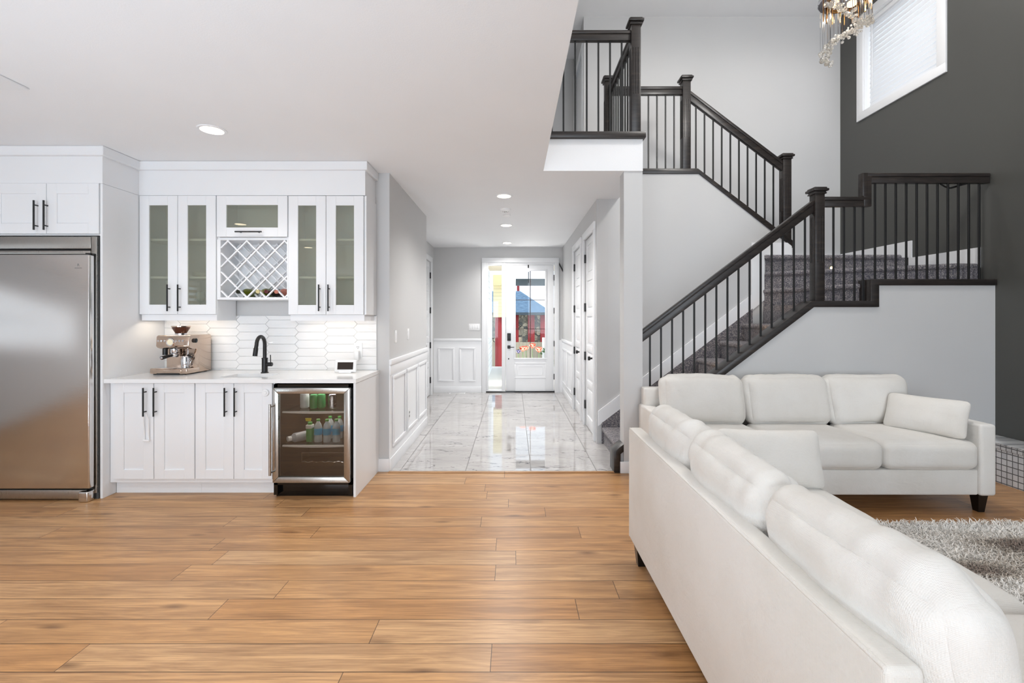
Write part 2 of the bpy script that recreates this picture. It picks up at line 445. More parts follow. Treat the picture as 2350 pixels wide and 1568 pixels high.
def mk_shag():
    t = NT('shag_pile'); p = t.pos(); s = t.n('SeparateXYZ', {0: p})
    fl = t.n('CombineXYZ', {0: s.outputs[0], 1: s.outputs[1]}).outputs[0]
    big = t.n('TexNoise', {'Vector': t.n('Mapping', {'Vector': fl, 'Rotation': (0, 0, .35), 'Scale': (.7, 2.6, 1)}).outputs[0], 'Scale': 1.15, 'Detail': 1.5, 'Distortion': .6}).outputs[0]
    fine = t.n('TexNoise', {'Vector': fl, 'Scale': 70.0, 'Detail': 2.0}).outputs[0]
    v = t.math('ADD', big, t.math('MULTIPLY_ADD', fine, .28, -.14))
    c = t.ramp(v, [(.30, lin(140, 122, 110)), (.37, lin(196, 184, 170)), (.44, lin(240, 234, 226)), (.72, lin(252, 250, 246))])
    t.set(color=c, rough=.85, sheen=.3); return t.m
M['shag'] = mk_shag()
def mk_siding(name, rgb, ax=2, T=.11):
    t = NT(name); p = t.pos(); s = t.n('SeparateXYZ', {0: p})
    f = t.math('FRACT', t.math('DIVIDE', t.math('ADD', s.outputs[ax], 10.0), T))
    g = t.math('LESS_THAN', f, .09)
    t.set(color=t.mix(t.math('MULTIPLY', g, .45), lin(*rgb), lin(90, 86, 74)), rough=.6); t.bump(f, .5, .01); return t.m
M['cream'] = mk_siding('cream_siding', (236, 222, 176))
M['pale'] = mk_siding('pale_siding', (226, 232, 236), T=.14)
M['fence'] = mk_siding('fence_board', (176, 168, 148), ax=0, T=.12)
def mk_stone():
    t = NT('rubble_stone'); p = t.pos()
    v = t.n('TexVoronoi', {'Vector': p, 'Scale': 7.0}); d = t.n('TexVoronoi', {'Vector': p, 'Scale': 7.0}, feature='DISTANCE_TO_EDGE').outputs[0]
    sp = t.n('SeparateColor', {0: v.outputs[1]}).outputs[0]
    c = t.ramp(sp, [(0, lin(92, 98, 98)), (.5, lin(150, 146, 130)), (1, lin(205, 196, 172))])
    t.set(color=t.mix(t.math('LESS_THAN', d, .03), c, lin(70, 70, 66)), rough=.85); t.bump(d, .6, .03); return t.m
M['stone'] = mk_stone()
def mk_shingle():
    t = NT('slate_blue_shingle'); p = t.pos()
    b = t.n('TexNoise', {'Vector': t.n('Mapping', {'Vector': p, 'Scale': (4, 4, 30)}).outputs[0], 'Scale': 1.5, 'Detail': 3.0}).outputs[0]
    t.set(color=t.ramp(b, [(.3, lin(62, 92, 120)), (.7, lin(112, 142, 168))]), rough=.8); return t.m
M['shingle'] = mk_shingle()
M['soffit'] = paint('porch_stucco', (214, 202, 178), .8, bump=.6, scale=40, vary=.06)
M['leaf'] = paint('leaf_green', (70, 112, 52), .6, vary=.1)
M['petal'] = paint('petal_coral', (244, 112, 88), .55, vary=.06)
M['petal_dark'] = paint('petal_violet', (74, 70, 104), .55, vary=.06)
def mk_blind():
    t = NT('blind_slat')
    d = t.n('BsdfDiffuse', {0: lin(240, 241, 243)}); tr = t.n('BsdfTranslucent', {0: lin(236, 240, 246)})
    mx = t.n('MixShader', {0: .17, 1: d.outputs[0], 2: tr.outputs[0]}); t.l(mx.outputs[0], t.out.inputs[0]); return t.m
M['blind'] = mk_blind()
def mk_crystal():
    t = NT('crystal'); t.set(color=(1, .97, .92, 1), rough=.02, trans=.85, ior=1.5)
    t.b.inputs['Emission Color'].default_value = lin(255, 232, 196); t.b.inputs['Emission Strength'].default_value = .25
    return t.m
def glassy(name, rgb, rough=.05, trans=.6):
    t = NT(name); t.set(color=lin(*rgb), rough=rough, trans=trans, ior=1.45); return t.m
M['crystal'] = glassy('crystal', (255, 252, 246), .02, .82)
M['bottle_green'] = glassy('bottle_green', (120, 128, 30), .08, .4)
M['bottle_dark'] = glassy('bottle_dark', (34, 34, 16), .08, .2)
M['wine_red'] = paint('wine_foil', (84, 24, 26), .3)
M['rose'] = glassy('rose_bottle', (226, 150, 130), .1, .4)
M['label_cream'] = paint('label_cream', (206, 192, 140), .6)
M['pet'] = glassy('pet_clear', (226, 236, 240), .1, .55)
M['blue_label'] = paint('label_blue', (70, 170, 214), .4)
M['green_cap'] = paint('cap_green', (70, 150, 70), .4)
M['green_can'] = paint('can_green', (66, 150, 84), .3)
M['white_can'] = paint('can_white', (214, 216, 214), .35)
M['silver_can'] = metal('can_silver', (200, 198, 204), .25)
M['yellow'] = paint('tag_yellow', (232, 214, 70), .5)
M['milk'] = paint('bottle_grey', (176, 178, 184), .3)
M['hopper'] = glassy('hopper_smoke', (92, 50, 34), .08, .5)
M['gauge'] = paint('gauge_face', (250, 238, 206), .3)
M['porcelain'] = paint('porcelain', (236, 236, 232), .2)
M['logo'] = paint('logo_grey', (128, 126, 124), .4)
# ================================================================== room shell
CEIL, UC, UF = 2.765, 5.52, 3.104
XW = 4.45          # charcoal side wall
YP = 4.20          # plane of the front pony wall
YM = 5.15          # front face of the wall between the two flights
YB = 6.19          # back wall of the stairwell
YD = 8.67          # entrance wall
struct('floor', MB().box(-6, XW+.1, -7.1, 4.2, -.12, 0), M['wood'], 'oak plank floor of the kitchen and living room')
struct('floor_hall', MB().box(-1.7, 1.0, 4.2, YD+.2, -.12, .001).box(1.0, 1.3, 4.2, YM+.05, -.12, .001), M['marble'], 'glossy white marble tile floor of the entrance hall')
struct('floor_stairwell', MB().box(1.3, XW+.1, 4.2, YB+.1, -.12, -.001), M['concrete'], 'floor slab under the stairs')
struct('trim_threshold', MB().box(-1.147, .93, 4.165, 4.205, 0, .007, .003), M['wood'], 'oak reducer strip between plank floor and hall tile')

# low ceiling, hall ceiling (its front face over the opening is the white fascia), high ceiling
struct('ceiling_kitchen', MB().box(-6, .277, -7.1, 4.16, CEIL, 3.05), M['ceil'], 'low white ceiling over the kitchen')
struct('ceiling_hall', MB().box(-6, 1.186, 4.16, YM, CEIL, 3.055).box(-6, .945, YM, YD+.2, CEIL, 3.055), M['ceil'], 'white ceiling of the hall with fascia under the gallery')
struct('ceiling_stair_head', MB().box(.945, 2.13, 5.27, 7.3, CEIL+.1, 3.07), M['ceil'], 'upper floor slab at the head of the stairs')
struct('ceiling_upper', MB().box(-3, XW+.2, -7.1, 8.0, UC, UC+.15), M['ceil'], 'high white ceiling over living room and stairs')

struct('wall_kitchen', MB().box(-6, -1.511, 4.222, 4.36, 0, CEIL), M['wall'], 'grey wall behind the wet bar')
struct('wall_hall_left', MB().box(-1.51, -1.147, 4.222, 6.02, 0, CEIL), M['wall'], 'grey wall on the left of the hall')
struct('wall_foyer_left', MB().box(-1.64, -1.51, 4.36, 7.53, 0, CEIL).box(-1.64, -1.51, 8.36, YD+.15, 0, CEIL).box(-1.64, -1.51, 7.53, 8.36, 2.44, CEIL).box(-1.63, -1.58, 7.53, 8.36, 0, 2.44), M['wall'], 'grey wall left of the entrance with a panelled door')
struct('wall_entrance', MB().box(-1.64, -.52, YD, YD+.15, 0, CEIL).box(.80, 1.08, YD, YD+.15, 0, CEIL).box(-.52, .80, YD, YD+.15, 2.49, CEIL), M['wall'], 'grey entrance wall round the front door')
struct('wall_hall_right', MB().box(.945, 1.07, YM, 5.31, 0, CEIL).box(.945, 1.07, 6.03, 6.34, 0, CEIL).box(.945, 1.07, 7.08, YD, 0, CEIL).box(.945, 1.07, 5.31, 6.03, 2.45, CEIL).box(.945, 1.07, 6.34, 7.08, 2.45, CEIL), M['wall'], 'grey wall on the right of the hall with two doors')
struct('wall_post', MB().box(1.015, 1.186, 4.17, 4.32, 0, CEIL), M['trim'] if False else M['wall'], 'slim wall end between hall opening and staircase')
SL = .759
mw = [(1.0702, 0), (3.15, 0), (3.15, 2.31), (2.10, 3.05), (1.0702, 3.05)]
struct('wall_between_flights', MB().prism(mw, 'y', YM, 5.27), M['wall'], 'grey wall between the lower and upper stair flights')
pw = [(.985, 0), (4.45, 0), (4.45, 1.72), (3.36, 1.72), (3.36, 1.52), (2.747, 1.52), (1.19, .338), (1.03, .215), (.985, .18)]
pw = [(1.19, 0), (XW, 0), (XW, 1.72), (3.351, 1.72), (3.351, 1.52), (2.76, 1.52), (1.19, .335)]
struct('wall_pony', MB().prism(pw, 'y', YP, 4.32), M['wall'], 'pale grey pony wall carrying the front stair rail')
struct('wall_pony_foot', MB().prism([(.985, 0), (1.0151, 0), (1.0151, .205), (.985, .183)], 'y', YP, 4.32), M['wall'], 'small wall foot left of the slim wall end')
struct('wall_stair_back', MB().box(.96, XW, YB, YB+.12, CEIL, UC).box(.96, XW, YB, YB+.12, 0, CEIL), M['wall'], 'tall pale grey wall behind the stairs')
# charcoal wall with the opening for the stair window
wy0, wy1, wz0, wz1 = 4.76, 5.775, 4.04, 5.185
struct('wall_right', MB().box(XW, XW+.16, -7.1, wy0, 0, UC).box(XW, XW+.16, wy1, YB+.12, 0, UC).box(XW, XW+.16, wy0, wy1, 0, wz0).box(XW, XW+.16, wy0, wy1, wz1, UC), M['dark'], 'double height charcoal side wall')
struct('wall_left', MB().box(-6.1, -6, -7.1, -.9, 0, CEIL+.2).box(-6.1, -6, 2.9, 4.36, 0, CEIL+.2).box(-6.1, -6, -.9, 2.9, 0, 1.1).box(-6.1, -6, -.9, 2.9, 2.1, CEIL+.2), M['wall'], 'grey kitchen side wall')
struct('wall_rear', MB().box(-6, -4.5, -7.1, -7, 0, UC).box(-.7, .7, -7.1, -7, 0, UC).box(4.1, XW, -7.1, -7, 0, UC).box(-4.5, -.7, -7.1, -7, 0, .2).box(-4.5, -.7, -7.1, -7, 2.5, UC).box(.7, 4.1, -7.1, -7, 0, .3).box(.7, 4.1, -7.1, -7, 5.2, UC), M['wall'], 'wall behind the camera with two glazed openings')
struct('window_2', MB().box(-4.5, -.7, -7.09, -7.03, .2, .28).box(-4.5, -.7, -7.09, -7.03, 2.42, 2.5).box(-4.5, -4.42, -7.09, -7.03, .2, 2.5).box(-.78, -.7, -7.09, -7.03, .2, 2.5).box(-2.65, -2.55, -7.09, -7.03, .2, 2.5), M['trim'], 'kitchen patio window frame')
struct('window_3', MB().box(.7, 4.1, -7.09, -7.03, .3, .4).box(.7, 4.1, -7.09, -7.03, 5.1, 5.2).box(.7, .8, -7.09, -7.03, .3, 5.2).box(4.0, 4.1, -7.09, -7.03, .3, 5.2).box(2.35, 2.45, -7.09, -7.03, .3, 5.2).box(.7, 4.1, -7.09, -7.03, 2.7, 2.85), M['trim'], 'tall living room window frame')
struct('window_4', MB().box(-6.09, -6.03, -.9, 2.9, 1.1, 1.17).box(-6.09, -6.03, -.9, 2.9, 2.03, 2.1).box(-6.09, -6.03, -.9, -.83, 1.17, 2.03).box(-6.09, -6.03, 2.83, 2.9, 1.17, 2.03).box(-6.09, -6.03, -.83, 2.83, 1.60, 1.65), M['trim'], 'kitchen side window frame')
wb4 = MB()  # slats out of view, added so the fridge door reflects bands
for k in range(9): wb4.box(-6.05, -6.042, -.86, 2.86, 1.16+.105*k, 1.215+.105*k)
MB_b = wb4.build('reflection_slats', paint('cream_slat', (232, 216, 196), .6), None, 'unseen cream slats added to band the fridge reflection'); MB_b['kind'] = 'structure'
struct('wall_loft_edge', MB().box(.13, .277, -7.1, 4.12, 3.05, UC), M['wall'], 'wall above the edge of the low ceiling')
# gallery beyond the upper rail
struct('wall_gallery_side', MB().box(.961, 1.08, YB+.121, 6.3, 3.07, UC).box(.96, 1.08, 7.05, 7.2, 3.07, UC).box(.96, 1.08, 6.3, 7.05, 5.15, UC), M['wall'], 'gallery side wall with a door opening')
struct('wall_gallery_end', MB().box(-3, 1.08, 7.2, 7.3, 3.055, UC), M['wall'], 'grey end wall of the gallery')
struct('wall_gallery_left', MB().box(-3.1, -3, 3.9, 7.3, 3.055, UC), M['wall'], 'grey left wall of the gallery')
struct('wall_gallery_front', MB().box(-3, .13, 3.98, 4.1, 3.05, UC), M['wall'], 'gallery wall over the kitchen')
d6 = MB(); d6.box(.945, .962, 6.24, 6.31, 3.06, 5.13, .003).box(.945, .962, 7.04, 7.11, 3.06, 5.13, .003).box(.945, .962, 6.24, 7.11, 5.13, 5.2, .003)
door5 = struct('door_5', d6, M['trim'], 'white cased gallery door seen between the upper balusters')
struct('door_panel', MB().box(.985, 1.02, 6.312, 7.038, 3.07, 5.13, .003), M['trim'], parent=door5)

# ------------------------------------------------------------------ baseboards and stair skirts
struct('baseboard_kitchen', MB().box(-1.262, -1.1475, 4.206, 4.222, .0, .115, .003).box(-1.147, -1.131, 4.206, 6.02, 0, .115, .003), M['trim'], 'white baseboard at the hall corner')
struct('baseboard_post', MB().box(.98, 1.19, 4.155, 4.17, 0, .105, .003), M['trim'], 'white baseboard at the slim wall end')
struct('baseboard_pony', MB().box(1.19, XW, 4.185, 4.20, 0, .115, .003), M['trim'], 'white baseboard of the pony wall')
N5 = 2.062
def nose(n): return N5+(n-5)*.2555
def zn(X): return .97+SL*(X-N5)
sk = [(.96, zn(.96)+.065), (2.69, zn(2.69)+.065), (2.69, 1.50), (2.835, 1.62), (2.835, 2.13), (3.145, 2.13), (3.145, 2.27), (2.69, 2.27), (2.69, zn(2.69)+.235), (.96, zn(.96)+.235)]
struct('trim_stair_skirt', MB().prism(sk, 'y', YM-.018, YM-.001, .002, 1), M['trim'], 'white raking skirt board along the lower flight')
struct('baseboard_landing', MB().prism([(4.33, 1.9), (5.105, 1.9), (5.105, 2.10), (YB, 2.10), (YB, 2.283), (5.07, 2.283), (5.07, 2.093), (4.33, 2.093)], 'x', XW-.016, XW-.001).box(3.16, XW, YB-.016, YB-.001, 2.10, 2.283, .002, 1), M['trim'], 'white stepped skirt along the charcoal wall')

# ------------------------------------------------------------------ wainscot
def frame_moulding(mb, axis, c, a0, a1, z0, z1, w=.032, t=.016, sgn=1):
    """raised picture-frame moulding on a wall plane"""
    def bx(u0, u1, v0, v1):
        if axis == 'x': mb.box(c, c+sgn*t, u0, u1, v0, v1, .005)
        else: mb.box(u0, u1, c, c-t, v0, v1, .005)
    bx(a0, a1, z1-w, z1); bx(a0, a1, z0, z0+w); bx(a0, a0+w, z0+w, z1-w); bx(a1-w, a1, z0+w, z1-w)
w = MB(); w.box(-1.147, -1.139, 4.208, 6.018, .115, 1.0).box(-1.147, -1.12, 4.20, 6.03, .985, 1.035, .006)
w.box(-1.147, -1.131, 4.204, 6.022, .89, .985, .003)
for a, b in ((4.29, 4.80), (4.86, 5.38), (5.44, 5.95)): frame_moulding(w, 'x', -1.139, a, b, .205, .875)
struct('trim_wainscot_left', w, M['trim'], 'white panelled wainscot on the left hall wall')
w = MB(); w.box(-1.51, -.60, YD-.008, YD, 0, 1.0).box(-1.51, -.60, YD-.03, YD, .985, 1.03, .006).box(-1.51, -.6, YD-.018, YD, 0, .115, .003)
for a, b in ((-1.43, -1.115), (-1.02, -.715)): frame_moulding(w, 'y', YD-.008, a, b, .21, .86)
struct('trim_wainscot_entrance', w, M['trim'], 'white panelled wainscot left of the front door')
w = MB(); w.box(.937, .945, 7.17, YD, 0, 1.0).box(.917, .945, 7.17, YD, .985, 1.03, .006).box(.929, .945, 7.17, YD, 0, .115, .003).box(.87, .945, YD-.008, YD, 0, 1.0)
for a, b in ((7.24, 7.85), (7.93, 8.58)): frame_moulding(w, 'x', .937, a, b, .21, .86, sgn=-1)
struct('trim_wainscot_right', w, M['trim'], 'white panelled wainscot right of the front door')

# ------------------------------------------------------------------ front door with sidelight
fd = thing('door_1', (.15, YD, 0), 'white front door with tall gridded glass and a sidelight', None); fd['kind'] = 'structure'
c = MB()
c.box(-.595, -.515, YD-.022, YD+.1, 0, 2.475, .004).box(.79, .872, YD-.022, YD+.1, 0, 2.475, .004).box(-.595, .872, YD-.022, YD+.1, 2.475, 2.565, .004)
c.box(-.515, -.475, YD-.005, YD+.12, 0, 2.475, .003).box(-.215, -.145, YD-.005, YD+.12, 0, 2.475, .003).box(-.475, -.215, YD-.005, YD+.12, 2.425, 2.475, .003).box(-.475, -.215, YD-.005, YD+.12, 0, .05, .003)
c.box(-.145, .79, YD+.01, YD+.12, 2.435, 2.48, .003)
c.build('door_casing', M['trim'], fd)
MB().box(-.595, .872, YD-.01, YD+.15, -.001, .022, .003).build('door_sill', M['gloss_black'], fd)
MB().box(-.476, -.214, YD+.05, YD+.058, .05, 2.426).build('sidelight_pane', M['entry'], fd)
sl = MB()
gx0, gx1, gz0, gz1 = .046, .612, .655, 2.32
dx0, dx1, dz0, dz1 = -.138, .778, .025, 2.432
sl.box(dx0, gx0, YD+.02, YD+.064, dz0, dz1, .002).box(gx1, dx1, YD+.02, YD+.064, dz0, dz1, .002).box(gx0, gx1, YD+.02, YD+.064, gz1, dz1).box(gx0, gx1, YD+.02, YD+.064, dz0, gz0)
frame_moulding(sl, 'y', YD+.022, gx0-.03, gx1+.03, gz0-.03, gz1+.03, .034, .016)
frame_moulding(sl, 'y', YD+.022, gx0-.02, gx1+.02, .27, .565, .022, .009)
frame_moulding(sl, 'y', YD+.022, gx0+.04, gx1-.04, .33, .505, .012, .006)
slab = sl.build('door_slab', M['trim'], fd)
MB().box(gx0, gx1, YD+.036, YD+.046, gz0, gz1).build('glass_pane', M['entry'], slab)
mu = MB(); mu.box(.322, .336, YD+.032, YD+.036, gz0, gz1)
for z in (1.21, 1.765): mu.box(gx0, gx1, YD+.032, YD+.036, z-.005, z+.005)
mu.build('glazing_bars', paint('bar_brown', (70, 56, 50), .4), slab)
MB().box(-.112, -.042, YD-.02, YD+.02, .985, 1.13, .008).build('smart_lock', M['black'], slab, 'black keypad lock')
lv = MB(); lv.box(-.108, -.05, YD, YD+.02, .835, .895, .004).tube([(-.08, YD+.01, .863), (-.08, YD-.035, .863)], .01).tube([(-.08, YD-.035, .863), (.02, YD-.035, .863)], .008)
lv.build('door_lever', M['black'], slab)
MB().lathe([(0, .006), (.013, .006), (.013, 0)], (-.085, YD+.02, .64), 16, 'y').build('door_stop', M['black'], slab)
MB().box(.28, .302, YD+.008, YD+.02, 2.375, 2.435, .003).box(.288, .302, YD+.004, YD+.014, 2.09, 2.30, .002).build('closer_bar', M['black'], slab)
for z in (2.19, 1.56, .93, .30): MB().box(.774, .788, YD+.008, YD+.02, z-.055, z+.055, .003).build('hinge', M['black'], slab)
MB().prism([(.875, 2.47), (.945, 2.33), (.945, 2.29), (.875, 2.43)], 'y', YD-.05, YD-.02).build('wall_hook', M['black'], fd)

def panel_door(mb, X, sgn, y0, y1, z0, z1, n=5):
    st = .095; rail = .085
    mb.box(X, X+sgn*.03, y0, y0+st, z0, z1, .002).box(X, X+sgn*.03, y1-st, y1, z0, z1, .002)
    H = (z1-z0-rail*(n+1)-.06)/n; z = z0
    for i in range(n+1):
        h = rail+(.06 if i == 0 else 0)
        mb.box(X, X+sgn*.03, y0+st, y1-st, z, z+h, .002); z += h
        if i < n:
            mb.box(X+sgn*.012, X+sgn*.026, y0+st, y1-st, z, z+H)
            mb.box(X+sgn*.004, X+sgn*.026, y0+st+.03, y1-st-.03, z+.03, z+H-.03, .006)
            z += H
def hall_door(name, label, X, sgn, y0, y1, hinge_y, knob_y, casing=.085):
    t = thing(name, (X, (y0+y1)/2, 0), label, None); t['kind'] = 'structure'
    c = MB(); a = X-sgn*.02
    c.box(a, X+sgn*.005, y0-casing, y0+.004, 0, 2.446, .004).box(a, X+sgn*.005, y1-.004, y1+casing, 0, 2.446, .004).box(a, X+sgn*.005, y0-casing, y1+casing, 2.446, 2.45+casing, .004)
    c.build('door_casing', M['trim'], t)
    s = MB(); panel_door(s, X+sgn*.018, sgn, y0+.006, y1-.006, .012, 2.44)
    sl = s.build('door_slab', M['trim'], t)
    for z in (2.2, 1.56, .92, .28):
        MB().box(X-sgn*.004, X+sgn*.03, hinge_y-.016, hinge_y+.016, z-.055, z+.055, .004).build('hinge', M['black'], sl)
    k = MB(); k.lathe([(.0, 0), (.03, 0), (.03, .008), (.011, .012), (.011, .045), (.024, .05), (.024, .075), (0, .078)], (X+sgn*.018, knob_y, .94), 20, 'x', Matrix.Diagonal((-sgn, 1, 1)))
    k.build('door_knob', M['black'], sl)
    return t
hall_door('door_2', 'white panelled closet door on the right hall wall nearest the stairs', .945, 1, 5.31, 6.03, 6.02, 5.40)
hall_door('door_3', 'white panelled door on the right hall wall nearest the entrance', .945, 1, 6.34, 7.08, 7.07, 6.43)
hall_door('door_4', 'white panelled door on the left wall of the entrance', -1.51, -1, 7.53, 8.36, 8.35, 7.64)

# ------------------------------------------------------------------ stair window with blind
wn = thing('window_1', (XW, (wy0+wy1)/2, wz0), 'high white framed window with closed blind on the charcoal wall', None); wn['kind'] = 'structure'
f = MB()
f.box(XW-.02, XW+.002, 4.664, wy0+.005, wz0+.005, wz1-.005, .003).box(XW-.02, XW+.002, wy1-.005, 5.873, wz0+.005, wz1-.005, .003).box(XW-.02, XW+.002, 4.664, 5.873, 3.944, wz0+.005, .003).box(XW-.02, XW+.002, 4.664, 5.873, wz1-.005, 5.284, .003)
f.build('window_casing', M['trim'], wn)
f = MB()
for a, b in ((wy0, wy0+.012), (wy1-.012, wy1)): f.box(XW, XW+.16, a, b, wz0, wz1)
f.box(XW, XW+.16, wy0, wy1, wz0, wz0+.012).box(XW, XW+.16, wy0, wy1, wz1-.012, wz1)
for a, b in ((wy0+.012, wy0+.06), (wy1-.06, wy1-.012)): f.box(XW+.11, XW+.15, a, b, wz0+.012, wz1-.012, .004)
f.box(XW+.11, XW+.15, wy0, wy1, wz0+.012, wz0+.06, .004).box(XW+.11, XW+.15, wy0, wy1, wz1-.06, wz1-.012, .004)
f.build('window_frame', M['trim'], wn)
MB().box(XW+.126, XW+.132, wy0+.05, wy1-.05, wz0+.05, wz1-.05).build('window_pane', M['clear'], wn)
b = MB(); z = wz0+.03
while z < wz1-.07:
    b.prism([(XW+.062, z), (XW+.064, z+.001), (XW+.052, z+.062), (XW+.050, z+.061)], 'y' if False else 'y', 0, 0) if False else None
    for (ya, yb) in ((wy0+.018, wy1-.03),):
        p = [(XW+.050, z), (XW+.0525, z), (XW+.068, z+.067), (XW+.0655, z+.067)]
        b.prism(p, 'y', ya, yb)
    z += .060
bl = b.build('blind', M['blind'], wn, 'closed white slatted blind')
MB().box(XW+.03, XW+.085, wy0+.014, wy1-.02, wz1-.065, wz1-.014, .004).build('blind_headrail', M['trim'], bl)
MB().tube([(XW+.035, wy1-.09, wz1-.06), (XW+.035, wy1-.09, wz0+.25)], .005, 8).build('blind_wand', M['trim'], bl)
MB().box(XW+.046, XW+.072, wy0+.018, wy1-.03, wz0+.014, wz0+.032, .003).build('blind_bottom_rail', M['trim'], bl)
# ================================================================== staircase
st = thing('staircase', (2.0, 4.75, 0), 'speckled grey carpeted staircase winding up beside the charcoal wall', 'staircase')
def poly_step(pts, z0, z1, name='step', nosing=True):
    """carpeted step: riser body and a rounded tread slab of the given plan outline"""
    mb = MB()
    mb.prism(pts, 'z', z0, z1-.045)
    cx = sum(p[0] for p in pts)/len(pts); cy = sum(p[1] for p in pts)/len(pts)
    mb.prism(pts, 'z', z1-.05, z1, .021, 3)
    return mb.build(name, M['carpet'], st)
RISE = .194
for n in range(1, 9):
    x0 = nose(n)-(.045 if n == 1 else 0); x1 = nose(n+1)+.03
    if n == 8: x1 = 2.83
    mb = MB(); mb.box(x0+.028, x1, 4.325, YM-.022, max(0, (n-2)*RISE), n*RISE-.04)
    mb.box(x0, x1+(0 if n < 8 else 0), 4.325, YM-.022, n*RISE-.052, n*RISE, .022, 3)
    if n == 8:
        mb.prism([(2.82, YM-.022), (2.82, 4.325), (3.32, 4.325)], 'z', 1.2, n*RISE-.001)
    mb.build('step', M['carpet'], st)
pv = (2.832, YM-.005)
def winder(n, pts, nosepts):
    mb = MB(); z = n*RISE
    mb.prism(pts, 'z', z-RISE*1.6, z-.03)
    # tread: outline pushed forward by the nosing
    (ax, ay), (bx, by) = nosepts
    d = Vector((bx-ax, by-ay)); nrm = Vector((d.y, -d.x)).normalized()
    if (Vector(pts[-1])-Vector((ax, ay))).dot(nrm) > 0: nrm = -nrm
    q = list(pts); q[0] = (q[0][0]+nrm.x*.026, q[0][1]+nrm.y*.026); q[1] = (q[1][0]+nrm.x*.026, q[1][1]+nrm.y*.026)
    mb.prism(q, 'z', z-.052, z, .022, 3)
    return mb.build('step', M['carpet'], st)
winder(9, [pv, (3.27, 4.325), (4.435, 4.325), (4.435, YM)], (pv, (3.27, 4.325)))
winder(10, [pv, (4.22, 4.325), (4.435, 4.325), (4.435, YM)], (pv, (4.22, 4.325)))
mb = MB(); mb.box(pv[0]+.02, 4.435, YM+.0, YB-.02, 1.6, 11*RISE-.03)
mb.box(pv[0], 4.38, YM-.035, 5.6, 11*RISE-.052, 11*RISE, .022, 3); mb.box(3.16, 4.43, 5.5, YB-.02, 11*RISE-.052, 11*RISE, .01)
mb2 = mb.build('landing', M['carpet'], st)
for n in range(12, 16):
    x1 = 3.12-(n-12)*.2555
    xe = max(x1-.2855, 2.135)
    mb = MB(); mb.box(xe, x1-.028, 5.28, YB-.005, (n-2)*RISE, n*RISE-.04).box(xe, x1, 5.28, YB-.005, n*RISE-.052, n*RISE, .022, 3)
    mb.build('step', M['carpet'], st)
# carpet turned up the wall beneath the skirt board
cs = [(1.0, 0), (2.69, 1.25), (2.69, zn(2.69)+.07), (1.0, zn(1.0)+.07)]
MB().prism([(1.0, 0), (1.6, 0), (2.70, 1.0), (2.70, zn(2.70)+.072), (1.0, zn(1.0)+.072)], 'y', YM-.021, YM-.006).build('carpet_upstand', M['carpet'], st)

# step lights: one star-bright lens on the winder riser, the others on the stair side of the pony wall
WARM = (1.0, .62, .30)
def step_light(x, y, z, label, e, ny):
    t = thing('step_light', (x, y, z), label, 'step light', 'step lights of the staircase')
    MB().lathe([(0, .006), (.03, .006), (.034, 0), (0, 0)], (x, y, z), 20, 'y', Matrix.Diagonal((1, ny, 1))).build('bezel', M['steel_v'], t)
    MB().lathe([(0, .008), (.016, .008), (.016, .004)], (x, y, z), 16, 'y', Matrix.Diagonal((1, ny, 1))).build('lens', M['step_bulb'], t)
    lamp('step_lamp', 'SPOT', (x, y-ny*.02, z), Vector((.75 if ny < 0 else 0, -.6*ny, -.12)).to_track_quat('-Z', 'Y').to_euler(), e, WARM, shadow_soft_size=.015, spot_size=R(100), spot_blend=.7)
    return t
step_light(3.60, YM+.0, 1.985, 'small warm step light glowing on the top winder riser', .15, 1)
step_light(1.37, 4.322, .475, 'warm step light at the stair foot beside the slim wall end', 7, -1)
step_light(1.88, 4.322, .86, 'warm step light half way up the lower flight', 7, -1)
step_light(2.40, 4.322, 1.25, 'warm step light on the pony wall below the corner newel post', 7, -1)

# ================================================================== railings
def newel(mb, x, y, z0, z1, w=.088, flutes=True):
    h = w/2
    mb.box(x-h, x+h, y-h, y+h, z0, z1-.05, .004)
    mb.box(x-h-.012, x+h+.012, y-h-.012, y+h+.012, z1-.062, z1-.05, .003)
    mb.prism([(x-h-.006, y-h-.006), (x+h+.006, y-h-.006), (x+h+.006, y+h+.006), (x-h-.006, y+h+.006)], 'z', z1-.05, z1-.035)
    mb.box(x-h-.026, x+h+.026, y-h-.026, y+h+.026, z1-.038, z1-.014, .007)
    mb.box(x-h-.014, x+h+.014, y-h-.014, y+h+.014, z1-.014, z1, .006)
    if flutes:
        a = z0+(z1-z0)*.34; b = z1-.27
        for k in (-1, 0, 1):
            o = k*w*.25
            mb.box(x+o-.0055, x+o+.0055, y-h-.0035, y-h+.001, a, b, .003, 1)
            mb.box(x-h-.0035, x-h+.001, y+o-.0055, y+o+.0055, a, b, .003, 1)
def rail_profile(mb, pts, axis_y, top_w=.062):
    """handrail along a polyline in the x-z plane at depth axis_y; pts are the top edge"""
    for (a, b) in zip(pts, pts[1:]):
        s = (b[1]-a[1])/(b[0]-a[0]) if abs(b[0]-a[0]) > 1e-6 else 0
        k = math.sqrt(1+s*s)
        for (w, t0, t1, bv) in ((top_w, 0, .034*k, .008), (top_w*.72, .03*k, .092*k, .004)):
            mb.prism([(a[0], a[1]-t0), (b[0], b[1]-t0), (b[0], b[1]-t1), (a[0], a[1]-t1)], 'y', axis_y-w/2, axis_y+w/2, bv)
def balusters(root, xs, y, zb, zt, w=.0075):
    first = None
    for x in xs:
        MB().box(x-w, x+w, y-w, y+w, zb(x), zt(x), .0015, 1).build('baluster', M['iron'], root)
def bal_y(root, x, ys, z0, z1, w=.0075):
    for y in ys: MB().box(x-w, x+w, y-w, y+w, z0, z1, .0015, 1).build('baluster', M['iron'], root)

